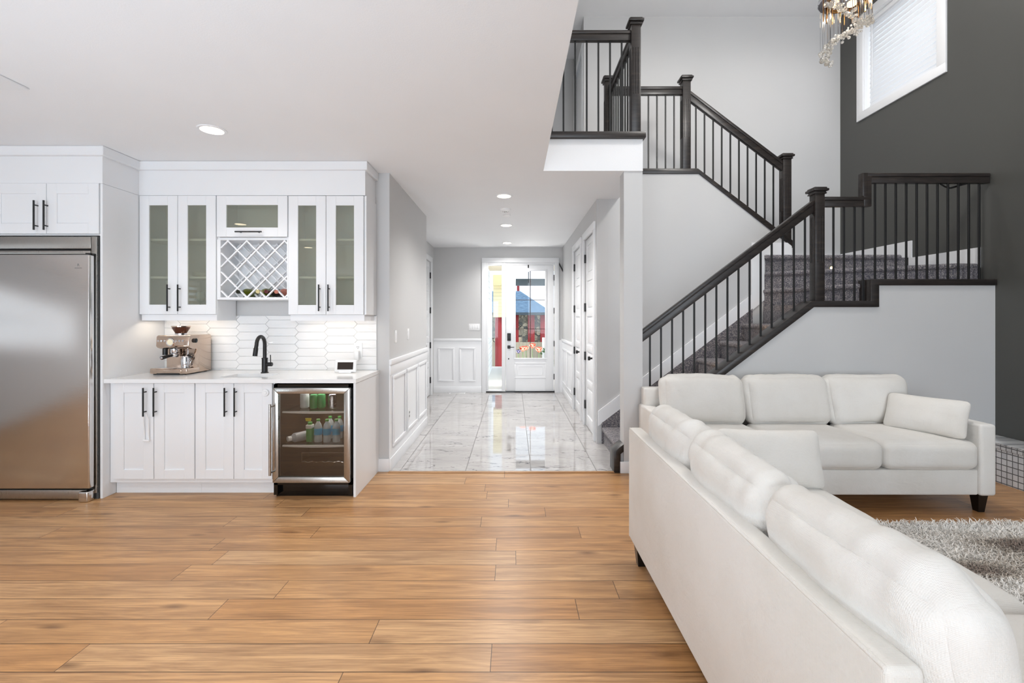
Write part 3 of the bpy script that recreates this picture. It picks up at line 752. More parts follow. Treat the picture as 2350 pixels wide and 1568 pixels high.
# front rail of the lower flight
YR = 4.26
fr = thing('stair_railing', (2.8, YR, 1.5), 'dark wood stair railing with black balusters on the front pony wall', 'railing')
capz = lambda X: 1.578-SL*(2.747-X)
cap = MB()
cap.prism([(.925, 0), (.985, 0), (.985, .172), (1.0149, .195), (1.0149, capz(1.0149)), (.925, capz(.925))], 'y', 4.168, 4.345, .003)
cap.prism([(1.187, capz(1.187)-.075), (2.768, 1.5205), (3.365, 1.5205), (3.365, 1.7205), (XW-.002, 1.7205), (XW-.002, 1.778), (3.29, 1.778), (3.29, 1.578), (2.747, 1.578), (1.187, capz(1.187))], 'y', 4.18, 4.345, .004)
cap.build('base_cap', M['dwood'], fr)
nw = MB(); newel(nw, 2.845, YR, 1.578, 2.634, .088); nw.build('newel_post', M['dwood'], fr)
rz = lambda X: 1.307+SL*(X-1.2)
h = MB(); rail_profile(h, [(1.187, rz(1.187)), (2.80, rz(2.80))], YR)
rail_profile(h, [(2.889, 2.55), (3.335, 2.55)], YR)
h.box(3.262, 3.335, YR-.03, YR+.03, 2.458, 2.77, .006).box(3.25, 3.30, YR-.032, YR+.032, 2.55, 2.772, .006)
rail_profile(h, [(3.262, 2.77), (XW-.01, 2.77)], YR)
h.build('handrail', M['dwood'], fr)
balusters(fr, [1.281+.1036*i for i in range(15)], YR, lambda x: capz(x)-.01, lambda x: rz(x)-.10)
balusters(fr, [2.998, 3.096, 3.195, 3.275], YR, lambda x: 1.57, lambda x: 2.47)
balusters(fr, [3.387+.0975*i for i in range(11)], YR, lambda x: 1.77, lambda x: 2.69)
wb = MB(); wb.tube([(4.0, YR, 2.675), (4.06, YR+.02, 2.655), (4.14, YR+.05, 2.65)], .007, 8); wb.tube([(4.14, YR+.05, 2.65), (4.26, YR+.0, 2.685)], .009, 8)
wb.build('rail_bracket', M['black'], fr)

# gallery rail above the fascia and its return along the stair opening
YG = 4.205
gr = thing('gallery_railing', (1.12, YG, UF), 'dark wood gallery railing with tall newel above the white fascia', 'railing')
g = MB(); g.box(-.6, 1.205, 4.12, 4.27, 3.056, 3.113, .006).box(1.05, 1.205, 4.27, 5.15, 3.056, 3.113, .006); g.build('base_cap', M['dwood'], gr)
nw = MB(); newel(nw, 1.125, YG, 3.113, 4.168, .088); nw.build('newel_post', M['dwood'], gr, 'tall newel post at the gallery corner')
nw = MB(); newel(nw, 1.09, 5.21, 3.11, 4.172, .088); nw.build('newel_post', M['dwood'], gr)
h = MB(); rail_profile(h, [(-.6, 4.066), (1.085, 4.066)], YG)
h.box(1.115-.031, 1.115+.031, YG+.04, 5.17, 4.032, 4.066, .008).box(1.115-.022, 1.115+.022, YG+.04, 5.17, 3.974, 4.036, .004)
h.build('handrail', M['dwood'], gr)
balusters(gr, [1.003-.1075*i for i in range(15)], YG, lambda x: 3.11, lambda x: 3.98)
bal_y(gr, 1.115, [4.33+.1*i for i in range(9)], 3.11, 3.98)

# rail of the upper flight on the wall between the flights
YU = 5.21
ur = thing('upper_stair_railing', (2.0, YU, UF), 'dark wood upper flight railing descending to the landing newel', 'railing')
cz = lambda X: 3.108-SL*(X-2.085)
c = MB(); c.prism([(1.206, 3.051), (2.10, 3.051), (3.165, cz(3.165)-.075), (3.165, cz(3.165)), (2.085, 3.108), (1.206, 3.108)], 'y', 5.13, 5.29, .004)
c.build('base_cap', M['dwood'], ur)
nw = MB(); newel(nw, 1.972, YU, 3.108, 4.178, .092); nw.build('newel_post', M['dwood'], ur)
nw = MB(); newel(nw, 3.115, YU, 2.30, 3.29, .092); nw.box(3.07, 3.16, 5.165, 5.255, 2.135, 2.3); nw.build('newel_post', M['dwood'], ur, 'newel post standing on the landing')
uz = lambda X: 4.02-SL*(X-2.01)
h = MB(); rail_profile(h, [(1.135, 4.062), (1.93, 4.062)], YU); rail_profile(h, [(2.015, uz(2.015)), (3.07, uz(3.07))], YU); h.build('handrail', M['dwood'], ur)
balusters(ur, [1.255+.098*i for i in range(7)], YU, lambda x: 3.1, lambda x: 3.98)
balusters(ur, [2.093+.0985*i for i in range(10)], YU, lambda x: cz(x)-.01, lambda x: uz(x)-.105)
# ================================================================== wet bar and fridge wall
FX = -3.245       # inner plane of the tall end panel
def shaker(mb, x0, x1, z0, z1, yf, st=.075, rail=.075, t=.02, panel=True, rec=.008):
    mb.box(x0, x0+st, yf, yf+t, z0, z1, .0018, 1).box(x1-st, x1, yf, yf+t, z0, z1, .0018, 1)
    mb.box(x0+st, x1-st, yf, yf+t, z1-rail, z1, .0018, 1).box(x0+st, x1-st, yf, yf+t, z0, z0+rail, .0018, 1)
    if panel: mb.box(x0+st-.002, x1-st+.002, yf+rec, yf+t-.002, z0+rail-.002, z1-rail+.002)
def bar_handle(x, yf, z0, z1, parent, horiz=False, xa=None, xb=None):
    h = MB(); r = .0062
    if not horiz:
        h.tube([(x, yf-.032, z0), (x, yf-.032, z1)], r, 10)
        for z in (z0+.035, z1-.035): h.tube([(x, yf-.032, z), (x, yf, z)], .005, 8)
    else:
        h.tube([(xa, yf-.032, z0), (xb, yf-.032, z0)], r, 10)
        for q in (xa+.035, xb-.035): h.tube([(q, yf-.032, z0), (q, yf, z0)], .005, 8)
    return h.build('handle', M['black'], parent, 'black bar handle')

# tall panel beside the fridge
tp = MB(); tp.box(FX, FX+.02, 3.575, 4.218, 0, 2.477, .002, 1)
tp.build('fridge_end_panel', M['cab'], None, 'tall white end panel between fridge and wet bar', 'panel')

MB().box(-4.225, -4.205, 3.575, 4.218, 0, 2.477, .002, 1).build('fridge_end_panel', M['cab'], None, 'tall white end panel on the side of the fridge away from the wet bar', 'panel')
# ---- refrigerator
fg = thing('refrigerator', (-3.72, 3.9, 0), 'stainless steel upright refrigerator under the short white cabinet', 'refrigerator')
b = MB(); b.box(-4.19, -3.256, 3.575, 4.2, .0, 2.06); b.build('body', paint('fridge_body', (90, 90, 90), .5), fg)
b = MB(); b.box(-4.19, -3.30, 3.555, 3.58, 1.962, 2.055, .003).box(-3.298, -3.258, 3.558, 3.58, .05, 2.058, .002)
b.build('top_grille', M['steel_v'], fg)
MB().box(-4.19, -3.298, 3.57, 3.585, 1.94, 1.966).build('grille_slot', M['gloss_black'], fg)
b = MB(); b.box(-4.19, -3.298, 3.548, 3.575, 1.918, 1.945, .003); b.build('trim_strip', M['steel_v'], fg)
d = MB(); d.box(-4.18, -3.262, 3.50, 3.548, .105, 1.908, .007, 3)
dr = d.build('door', M['steel'], fg)
MB().box(-4.17, -3.268, 3.548, 3.576, .11, 1.90).build('gasket', M['gloss_black'], fg)
lg = MB()
for k, a in ((0, .0), (1, .6), (2, -.6)):
    lg.tube([(-3.345+math.sin(a)*.004*i+.004*(k-1), 3.4995, 1.838-.005*i) for i in range(5)], .0012, 6)
for i in range(9): lg.box(-3.372+i*.0065, -3.368+i*.0065, 3.499, 3.5005, 1.802, 1.806+.002*(i % 2))
lg.build('door_emblem', M['logo'], dr, 'faint grey emblem with a short line of letters')
MB().box(-3.30, -3.262, 3.51, 3.56, 1.909, 1.922, .002).build('hinge', M['gloss_black'], fg)
b = MB(); b.box(-4.19, -3.31, 3.53, 3.56, .015, .085, .004); b.build('kick_plate', M['steel_v'], fg)
b = MB(); b.box(-3.345, -3.268, 3.495, 3.56, .0, .082, .012, 3); b.build('corner_foot', M['steel'], fg)
MB().box(-4.18, -3.27, 3.55, 3.575, .085, .108).build('kick_gap', M['gloss_black'], fg)

# ---- short cabinet over the fridge
oc = thing('overhead_cabinet', (-3.7, 3.9, 2.07), 'short white two door cabinet above the refrigerator', 'cabinet')
MB().box(-4.19, FX, 3.59, 4.2, 2.07, 2.48).build('body', M['cab'], oc)
for i, (a, c) in enumerate(((-4.098, -3.662), (-3.658, -3.25))):
    s = MB(); shaker(s, a, c, 2.082, 2.477, 3.568, .08, .082); dd = s.build('door', M['cab'], oc)
    bar_handle((-3.725, -3.648)[i], 3.568, 2.105, 2.335, dd)

# ---- frieze and crown
fz = MB(); fz.box(-4.3, FX+.02, 3.575, 4.2, 2.478, 2.70).box(FX+.02, -1.275, 3.925, 4.218, 2.478, 2.70)
struct('trim_frieze', fz, M['cab'], 'plain white frieze board above the kitchen cabinets')
cr = MB()
cr.prism([(-4.3, 3.545), (FX+.05, 3.545), (FX+.05, 3.895), (-1.25, 3.895), (-1.25, 4.219), (-1.30, 4.219), (-1.30, 4.0), (-4.3, 4.0)], 'z', 2.69, CEIL-.001, .003, 1)
struct('trim_crown', cr, M['cab'], 'flat white crown board at the ceiling over the cabinets')

# ---- wall cabinets
def wall_cab(name, label, x0, x1, doors, z0, z1, yf=3.92, valance=True, shelves=(1.772, 2.10), side_fill=0):
    t = thing(name, ((x0+x1)/2, 4.07, z0), label, 'cabinet', 'glass fronted wall cabinets')
    b = MB(); y1 = 4.205
    b.box(x0, x0+.018, yf+.02, y1, z0, z1).box(x1-.018, x1, yf+.02, y1, z0, z1).box(x0+.018, x1-.018, yf+.02, y1, z1-.018, z1).box(x0+.018, x1-.018, yf+.02, y1, z0, z0+.018).box(x0+.018, x1-.018, y1-.008, y1, z0+.018, z1-.018)
    b.build('body', M['cab'], t)
    for z in shelves: MB().box(x0+.018, x1-.018, yf+.035, y1-.008, z-.009, z+.009, .001, 1).build('shelf', M['cab'], t)
    for (a, c, hx) in doors:
        s = MB(); shaker(s, a, c, z0+.002, z1-.002, yf, .083, .083, panel=False)
        dd = s.build('door', M['cab'], t)
        MB().box(a+.08, c-.08, yf+.008, yf+.012, z0+.08, z1-.08).build('glass_pane', M['cabglass'], dd, 'grey tinted glass')
        if hx is not None: bar_handle(hx, yf, 1.478, 1.706, dd)
    if valance:
        v = MB(); v.box(x0+.015, x1+.001, yf+.012, yf+.03, z0-.052, z0).box(x1-.017, x1+.001, yf+.03, y1, z0-.052, z0).box(x0+.015, x0+.03, yf+.03, y1, z0-.052, z0)
        v.build('light_rail', M['cab'], t)
        led = MB(); led.box(x0+.06, x1-.06, yf+.06, yf+.075, z0-.012, z0-.002); led.build('led_strip', M['led'], t)
        lamp('under_cabinet_lamp', 'AREA', ((x0+x1)/2, yf+.10, z0-.016), (R(-14), 0, 0), .8, (1, .90, .76), shape='RECTANGLE', size=x1-x0-.14, size_y=.02)
    return t
wall_cab('wall_cabinet', 'white wall cabinet with two narrow glass doors above the coffee machine', -3.222, -2.56, ((-3.219, -2.892, -2.956), (-2.888, -2.562, -2.866)), 1.45, 2.477)
rc = wall_cab('wall_cabinet', 'white wall cabinet with two narrow glass doors nearest the hall', -1.938, -1.285, ((-1.936, -1.614, -1.662), (-1.61, -1.288, -1.582)), 1.447, 2.475)
MB().box(-1.284, -1.266, 3.93, 4.218, 1.447, 2.475, .002, 1).build('side_filler', M['cab'], rc)
mc = thing('lift_up_cabinet', (-2.249, 4.07, 2.11), 'short white lift-up cabinet with one wide glass door above the wine rack', 'cabinet')
b = MB(); b.box(-2.557, -2.54, 3.94, 4.205, 2.117, 2.46).box(-1.958, -1.941, 3.94, 4.205, 2.117, 2.46).box(-2.557, -1.941, 3.94, 4.205, 2.46, 2.477).box(-2.557, -1.941, 3.94, 4.205, 2.098, 2.117).box(-2.54, -1.958, 4.197, 4.205, 2.117, 2.46)
b.build('body', M['cab'], mc)
s = MB(); shaker(s, -2.554, -1.944, 2.12, 2.474, 3.92, .083, .08, panel=False); dd = s.build('door', M['cab'], mc)
MB().box(-2.475, -2.023, 3.928, 3.932, 2.198, 2.396).build('glass_pane', M['cabglass'], dd, 'grey tinted glass')
bar_handle(0, 3.92, 2.158, 0, dd, True, -2.377, -2.15)

# ---- wine rack: carcass and a front and back lattice
wr = thing('wine_rack', (-2.249, 4.07, 1.59), 'open white lattice wine rack between the glass cabinets', 'wine rack')
X0, X1, Z0, Z1 = -2.557, -1.941, 1.596, 2.097
b = MB(); b.box(X0, X0+.03, 3.93, 4.205, Z0+.003, Z1).box(X1-.012, X1, 3.93, 4.205, Z0+.003, Z1).box(X0, X1, 3.93, 4.205, Z0-.018, Z0+.003, .002, 1).box(X0+.03, X1-.012, 3.93, 4.19, Z1-.004, Z1).box(X0+.03, X1-.012, 4.19, 4.205, Z0+.003, Z1)
b.build('body', M['cab'], wr)
def lattice(mb, y0, y1, x0, x1, z0, z1, p, ox, w=.0055):
    """diagonal strips clipped to the opening"""
    for sg in (1, -1):
        for k in range(-12, 14):
            c0 = ox+k*p*2
            pts = []
            # line x = c0 + sg*(z-z0)
            za, zb = z0, z1; xa, xb = c0+sg*0, c0+sg*(z1-z0)
            t0, t1 = 0., 1.
            dx = xb-xa
            for lo in (True, False):
                bnd = x0 if lo else x1
                if abs(dx) < 1e-9: continue
                tt = (bnd-xa)/dx
                if (dx > 0) == lo: t0 = max(t0, tt)
                else: t1 = min(t1, tt)
            if t1-t0 < .03: continue
            A = (xa+dx*t0, za+(zb-za)*t0); B = (xa+dx*t1, za+(zb-za)*t1)
            nx, nz = (-(B[1]-A[1]), B[0]-A[0]); q = math.hypot(nx, nz); nx, nz = nx/q*w, nz/q*w
            mb.prism([(A[0]+nx, A[1]+nz), (B[0]+nx, B[1]+nz), (B[0]-nx, B[1]-nz), (A[0]-nx, A[1]-nz)], 'y', y0-.0007*sg, y1-.0007*sg)
l = MB(); lattice(l, 3.935, 3.952, X0+.03, X1-.012, Z0, Z1-.004, .0817, -2.467); l.build('lattice_front', M['trim'], wr)
l = MB(); lattice(l, 4.12, 4.137, X0+.03, X1-.012, Z0, Z1-.004, .0817, -2.467); l.build('lattice_back', M['trim'], wr)

# ---- bottles lying in the rack
def lying_bottle(x, z, label, body, neck, neck2=None, tilt=0.0, r=.036, y0=3.98):
    t = thing('wine_bottle', (x, 4.08, z-r), label, 'bottle', 'wine bottles lying in the lattice rack')
    Mx = Matrix.Rotation(tilt, 3, 'Z')
    MB().lathe([(0, .0), (r*.9, 0), (r, .006), (r, -.13) if False else (r, .13), (r*.8, .155), (.016, .185), (.0145, .19)], (x, y0+.205, z), 24, 'y', Matrix.Diagonal((1, 1, 1))@Mx).build('bottle_body', body, t)
    MB().lathe([(.0145, .186), (.0145, .235), (.0165, .238), (.0165, .258), (0, .26)], (x, y0+.205, z), 20, 'y', Mx).build('bottle_neck', neck, t)
    return t
lying_bottle(-2.375, 1.646, 'green wine bottle lying at the lower left of the lattice rack', M['bottle_green'], M['bottle_dark'])
lying_bottle(-2.205, 1.648, 'olive wine bottle with a cream neck label lying in the middle of the lattice rack', M['bottle_green'], M['label_cream'])
lying_bottle(-2.132, 1.648, 'dark red foiled wine bottle lying in the lattice rack', M['bottle_dark'], M['wine_red'])
lying_bottle(-2.045, 1.646, 'pink wine bottle lying in the lattice rack nearest the hall', M['rose'], M['rose'])

# ---- things behind the cabinet glass
def wine_glass(x, y, z, label):
    t = thing('wine_glass', (x, y, z), label, 'glass', 'wine glasses in the wall cabinet')
    MB().lathe([(0, .004), (.033, .002), (.004, .01), (.004, .085), (.02, .095), (.038, .12), (.04, .15), (.033, .185), (.031, .185), (.038, .15), (.036, .121), (0, .098)], (x, y, z), 24).build('bowl_and_stem', M['pet'], t)
wine_glass(-2.79, 4.06, 1.468, 'stemmed wine glass behind the cabinet door above the coffee machine')
wine_glass(-2.68, 4.08, 1.468, 'stemmed wine glass beside the other in the cabinet above the coffee machine')
def simple(name, prof, x, y, z, mat, label, cat, group=None, n=24):
    return MB().lathe(prof, (x, y, z), n).build(name, mat, None, label, cat, group)
PLATE = [(0, .0), (.05, .0), (.085, .012), (.083, .015), (.05, .006), (0, .005)]
for i in range(4):
    simple('plate', PLATE, -2.76, 4.06, 1.782+i*.008, M['porcelain'], 'white plate stacked on the second shelf of the cabinet above the coffee machine', 'plate', 'plates in the wall cabinet')
simple('bowl', [(0, 0), (.03, 0), (.062, .045), (.06, .046), (.028, .006), (0, .005)], -1.80, 4.04, 1.465, M['porcelain'], 'round white bowl on the cabinet floor near the hall', 'bowl')
simple('cup', [(0, 0), (.028, 0), (.034, .075), (.031, .075), (.026, .006), (0, .005)], -1.715, 4.05, 1.465, M['porcelain'], 'white cup beside the round bowl in the glass cabinet', 'cup')
simple('cup', [(0, 0), (.028, 0), (.034, .06), (.031, .06), (.026, .006), (0, .005)], -1.46, 4.05, 1.465, M['porcelain'], 'low white cup behind the cabinet door nearest the hall', 'cup')

# ---- base cabinets
def base_cab(label, x0, x1, doors):
    t = thing('base_cabinet', ((x0+x1)/2, 3.9, 0), label, 'cabinet', 'base cabinets of the wet bar')
    MB().box(x0, x1, 3.642, 4.215, .105, .904).build('body', M['cab'], t)
    MB().box(x0+.0, x1, 3.70, 3.715, 0, .105).build('toe_kick', M['cab'], t)
    out = []
    for (a, c, hx) in doors:
        s = MB(); shaker(s, a, c, .137, .9, 3.62, .08, .075, rec=.01)
        dd = s.build('door', M['cab'], t); bar_handle(hx, 3.62, .642, .868, dd); out.append(dd)
    return t, out
bc, ds = base_cab('white two door base cabinet under the coffee machine', -3.222, -2.532, ((-3.179, -2.861, -2.918), (-2.856, -2.535, -2.836)))
base_cab('white two door base cabinet under the sink', -2.531, -1.905, ((-2.528, -2.224, -2.277), (-2.22, -1.917, -2.199)))
lk = MB(); lk.tube([(-2.916, 3.59, .66), (-2.925, 3.603, .62), (-2.925, 3.612, .46), (-2.917, 3.612, .444), (-2.895, 3.612, .444), (-2.888, 3.612, .46), (-2.888, 3.603, .62), (-2.895, 3.59, .66)], .004, 8)
lk.box(-2.932, -2.882, 3.598, 3.612, .44, .456, .004)
lk.build('cabinet_strap', M['plate'], None, 'white child safety strap hanging from a black base cabinet handle', 'strap')
MB().lathe([(.0, .012), (.012, .012), (.014, .008), (.026, .008), (.03, 0), (0, 0)], (-1.968, 3.619, .826), 28, 'y').build('cabinet_latch', M['plate'], None, 'round white child latch on the sink cabinet door', 'latch')
ep = MB(); ep.box(-1.264, -1.244, 3.60, 4.221, 0, .904, .002, 1); ep.build('bar_end_panel', M['cab'], None, 'white end panel closing the wet bar beside the wine cooler', 'panel')

# ---- countertop, sink, faucet
k = MB(); ya, yb = 3.585, 4.212; hx0, hx1, hy0, hy1 = -2.385, -2.01, 3.695, 3.94; z0, z1 = .906, .937
k.box(FX+.021, hx0, ya, yb, z0, z1).box(hx1, -1.238, ya, yb, z0, z1).box(hx0, hx1, ya, hy0, z0, z1).box(hx0, hx1, hy1, yb, z0, z1)
k.build('countertop', M['quartz'], None, 'white quartz countertop of the wet bar', 'countertop')
sk_ = MB()
i = .012
sk_.box(hx0-.008, hx1+.008, hy0-.008, hy1+.008, .72, .726).box(hx0-.01, hx0, hy0-.01, hy1+.01, .72, .905).box(hx1, hx1+.01, hy0-.01, hy1+.01, .72, .905).box(hx0, hx1, hy0-.01, hy0, .72, .905).box(hx0, hx1, hy1, hy1+.01, .72, .905)
sk_.lathe([(0, .728), (.03, .728), (.035, .7265)], (-2.2, 3.83, 0), 20)
sk_.build('sink_basin', M['basin'], None, 'small undermount steel sink sunk in the white countertop', 'sink')
fc = thing('faucet', (-2.188, 4.01, .937), 'matte black gooseneck faucet behind the bar sink', 'faucet')
MB().lathe([(0, .0), (.031, 0), (.031, .006), (.024, .010), (.024, .122), (.026, .124), (.026, .132), (.012, .134), (0, .134)], (-2.188, 4.01, .937), 28).build('base', M['black'], fc)
ct = (-2.188, 4.01); path = [(ct[0], ct[1], 1.06), (ct[0], ct[1], 1.19)]
for a in range(0, 181, 15): path.append((ct[0]-.002*a/180, ct[1]-.062+.062*math.cos(R(a)), 1.19+.068*math.sin(R(a))))
path.append((ct[0]-.004, ct[1]-.132, 1.155))
MB().tube(path, .0155, 16).build('spout', M['black'], fc)
MB().tube([(ct[0]-.004, ct[1]-.130, 1.162), (ct[0]-.006, ct[1]-.142, 1.095)], .0185, 18).build('spray_head', M['black'], fc)
h = MB(); h.tube([(ct[0]+.02, ct[1], 1.012), (ct[0]+.062, ct[1], 1.012)], .018, 18).tube([(ct[0]+.062, ct[1], 1.012), (ct[0]+.066, ct[1], 1.012)], .015, 18); h.tube([(ct[0]+.052, ct[1], 1.02), (ct[0]+.05, ct[1], 1.095)], .0042, 10)
h.build('lever', M['black'], fc)

# ---- backsplash of elongated hexagons
bs = MB(); bs.box(FX+.02, -1.262, 4.214, 4.2215, .937, 1.442)
bs.mi = 1
PW, PH, PT = .272, .0745, .034
ci = 0; x = FX-.1
while x < -1.25:
    zo = .937-.02+(PH/2 if ci % 2 else 0)
    for rI in range(9):
        zc = zo+rI*PH
        g_ = .0011
        P = [(x-PT+g_, zc), (x+g_*.5, zc+PH/2-g_), (x+PW-PT-g_*.5, zc+PH/2-g_), (x+PW-g_, zc), (x+PW-PT-g_*.5, zc-PH/2+g_), (x+g_*.5, zc-PH/2+g_)]
        # clip to the splash field
        def clip(P, ax, lim, keep_less):
            out = []
            for q in range(len(P)):
                A, B = P[q], P[(q+1) % len(P)]
                ia = (A[ax] <= lim) == keep_less or A[ax] == lim; ib = (B[ax] <= lim) == keep_less or B[ax] == lim
                if ia: out.append(A)
                if ia != ib:
                    tt = (lim-A[ax])/(B[ax]-A[ax]); out.append((A[0]+(B[0]-A[0])*tt, A[1]+(B[1]-A[1])*tt))
            return out
        for ax, lim, kl in ((0, FX+.021, False), (0, -1.264, True), (1, .938, False), (1, 1.441, True)):
            if P: P = clip(P, ax, lim, kl)
        if len(P) >= 3 and (max(p[0] for p in P)-min(p[0] for p in P)) > .008 and (max(p[1] for p in P)-min(p[1] for p in P)) > .008:
            dy = rng.uniform(-.0012, .0012)
            bs.prism(P, 'y', 4.2085+dy, 4.2155, .0016, 1)
    x += PW; ci += 1
struct('trim_backsplash', bs, [M['grout'], M['picket']], 'glossy white picket tile backsplash over the wet bar')

# ---- outlet with charger, smart display
ol = thing('wall_outlet', (-1.432, 4.208, 1.07), 'white outlet on the picket tiles with a plugged charger', 'outlet')
o = MB(); o.box(-1.472, -1.392, 4.201, 4.2085, 1.055, 1.19, .003); o.build('plate', M['plate'], ol)
o = MB()
for dz in (1.148,):
    o.box(-1.441, -1.437, 4.1995, 4.202, dz, dz+.010).box(-1.427, -1.423, 4.1995, 4.202, dz, dz+.009).lathe([(0, .003), (.003, .003), (.003, 0)], (-1.432, 4.202, dz-.009), 10, 'y')
o.build('socket_slots', M['black'], ol)
cg = MB(); cg.box(-1.452, -1.412, 4.155, 4.2005, 1.03, 1.118, .008).tube([(-1.432, 4.17, 1.03), (-1.434, 4.168, 1.0), (-1.45, 4.165, .965), (-1.475, 4.15, .943), (-1.50, 4.09, .942)], .003, 8)
cg.build('charger', M['plate'], None, 'white plug-in charger hanging in the bar outlet', 'charger')
sd = thing('smart_display', (-1.475, 4.02, .937), 'small white smart display with a dark screen on the countertop', 'smart display')
o = MB(); Mt = Matrix.Translation((-1.475, 4.0, .94))@Matrix.Rotation(R(-10), 4, 'X')
o.box(-.094, .094, -.009, .009, .004, .112, .006, 3, M=Mt); o.build('frame', M['plate'], sd)
o = MB(); o.box(-.069, .069, -.0105, -.0085, .026, .090, .002, 1, M=Mt); o.build('screen', M['screen'], sd)
o = MB(); o.prism([(3.985, .9375), (4.06, .9375), (4.012, 1.0)], 'x', -1.53, -1.42, .004); o.build('stand', M['plate'], sd)

# ---- espresso machine
em = thing('espresso_machine', (-2.9, 4.0, .937), 'bronze steel espresso machine with a bean hopper on the countertop', 'espresso machine')
ex0, ex1 = -3.045, -2.765
b = MB(); b.prism([(4.0, .945), (4.17, .945), (4.17, 1.262), (4.158, 1.272), (3.90, 1.272), (3.885, 1.262), (3.878, 1.18), (3.892, 1.165), (3.93, 1.152), (4.0, 1.15)], 'x', ex0, ex1, .006)
b.prism([(3.985, .945), (4.1, .945), (4.1, 1.2), (3.985, 1.2)], 'x', ex0+.012, ex1-.012)
b.prism([(3.93, 1.0), (4.0, .96), (4.1, 1.0), (4.1, 1.20), (3.99, 1.17)], 'x', ex1-.018, ex1-.0005, .003)
b.build('housing', M['copper'], em)
b = MB(); b.box(ex0-.03, ex1+.006, 3.85, 4.01, .945, .992, .008, 3); b.box(ex0+.02, ex1-.04, 3.845, 3.856, .955, .985, .004); tr = b.build('drip_tray', M['copper'], em)
MB().box(ex0-.01, ex1-.02, 3.875, 3.985, .991, .995, .001, 1).build('tray_grate', M['chrome'], tr)
MB().box(ex0+.03, ex1-.06, 3.849, 3.86, .938, .952).build('tray_slot', M['gloss_black'], tr)
b = MB()
for xx in (ex0+.0, ex1-.03):
    for yy in (3.87, 4.13): b.lathe([(0, 0), (.012, 0), (.012, .01), (0, .01)], (xx, yy, .9372), 12)
b.build('feet', M['black'], em)
fy = 3.882
g = MB(); g.lathe([(.031, 0), (.031, .007), (.026, .009), (.0, .009)], (ex0+.125, fy, 1.214), 28, 'y'); gg = g.build('pressure_gauge', M['gauge'], em, 'cream pressure gauge')
g = MB(); g.lathe([(.025, .0), (.034, .0), (.034, .010), (.03, .012), (.026, .010), (.025, 0)], (ex0+.125, fy, 1.214), 28, 'y'); g.build('gauge_rim', M['chrome'], gg)
for xx, rr in ((.022, .009), (.048, .009), (.076, .008), (.175, .008), (.203, .010), (.232, .010)):
    MB().lathe([(rr, 0), (rr, .007), (rr*.8, .009), (0, .009)], (ex0+xx, fy, 1.224), 16, 'y').build('button', M['chrome'], em)
g = MB(); g.lathe([(0, 0), (.032, 0), (.034, -.03), (.028, -.042), (0, -.042)], (ex0+.12, 3.935, 1.155), 24); g.build('group_head', M['chrome'], em)
pf = MB(); pf.lathe([(0, 0), (.034, 0), (.034, -.018), (.026, -.03), (0, -.032)], (ex0+.12, 3.935, 1.112), 24); pfo = pf.build('portafilter', M['chrome'], em)
g = MB(); g.tube([(ex0+.12, 3.91, 1.10), (ex0+.115, 3.87, 1.096), (ex0+.11, 3.80, 1.085)], [.011, .013, .016], 14); g.build('grip', M['black'], pfo)
g = MB(); g.lathe([(0, .004), (.011, .002), (.011, 0)], (ex0+.11, 3.80, 1.085), 14, 'y'); g.build('grip_cap', M['chrome'], pfo)
g = MB(); g.tube([(ex0+.03, 3.945, 1.155), (ex0+.03, 3.945, 1.10)], .02, 16); g.build('grinder_outlet', M['black'], em)
g = MB(); g.tube([(ex1-.045, 3.93, 1.158), (ex1-.04, 3.925, 1.12), (ex1-.025, 3.905, 1.06), (ex1-.018, 3.895, 1.015)], .0055, 10); g.build('steam_wand', M['chrome'], em)
g = MB(); g.tube([(ex1-.034, 3.918, 1.10), (ex1-.005, 3.912, 1.085)], .009, 10).lathe([(0, 0), (.012, 0), (.012, .012), (0, .012)], (ex1+.0, 3.91, 1.078), 14); g.build('wand_grip', M['black'], em)
g = MB(); g.lathe([(0, 0), (.03, 0), (.036, .06), (.028, .085), (.03, .095), (.027, .095), (.025, .085), (.033, .06), (0, .004)], (ex1-.06, 3.925, .995), 24); g.tube([(ex1-.03, 3.92, 1.08), (ex1-.0, 3.915, 1.06), (ex1-.026, 3.92, 1.01)], .004, 8)
g.build('milk_jug', M['chrome'], None, 'polished steel milk jug on the espresso machine drip tray', 'jug')
g = MB(); g.lathe([(0, .02), (.017, .02), (.02, .016), (.02, 0)], (ex1, 3.945, 1.225), 20, 'x'); g.box(ex1+.008, ex1+.026, 3.941, 3.949, 1.207, 1.243, .002); g.build('steam_knob', M['black'], em)
g = MB(); g.lathe([(0, 0), (.045, 0), (.045, .012), (.04, .016), (0, .016)], (ex0+.105, 4.03, 1.272), 24); hp = g.build('hopper_collar', M['chrome'], em)
g = MB(); g.lathe([(0, .0), (.042, .0), (.068, .045), (.068, .054), (0, .056)], (ex0+.105, 4.03, 1.286), 28); g.build('bean_hopper', M['hopper'], em)
g = MB(); g.lathe([(.06, .0), (.072, .0), (.072, .008), (0, .011)], (ex0+.105, 4.03, 1.342), 28); g.build('hopper_lid', M['copper'], em)

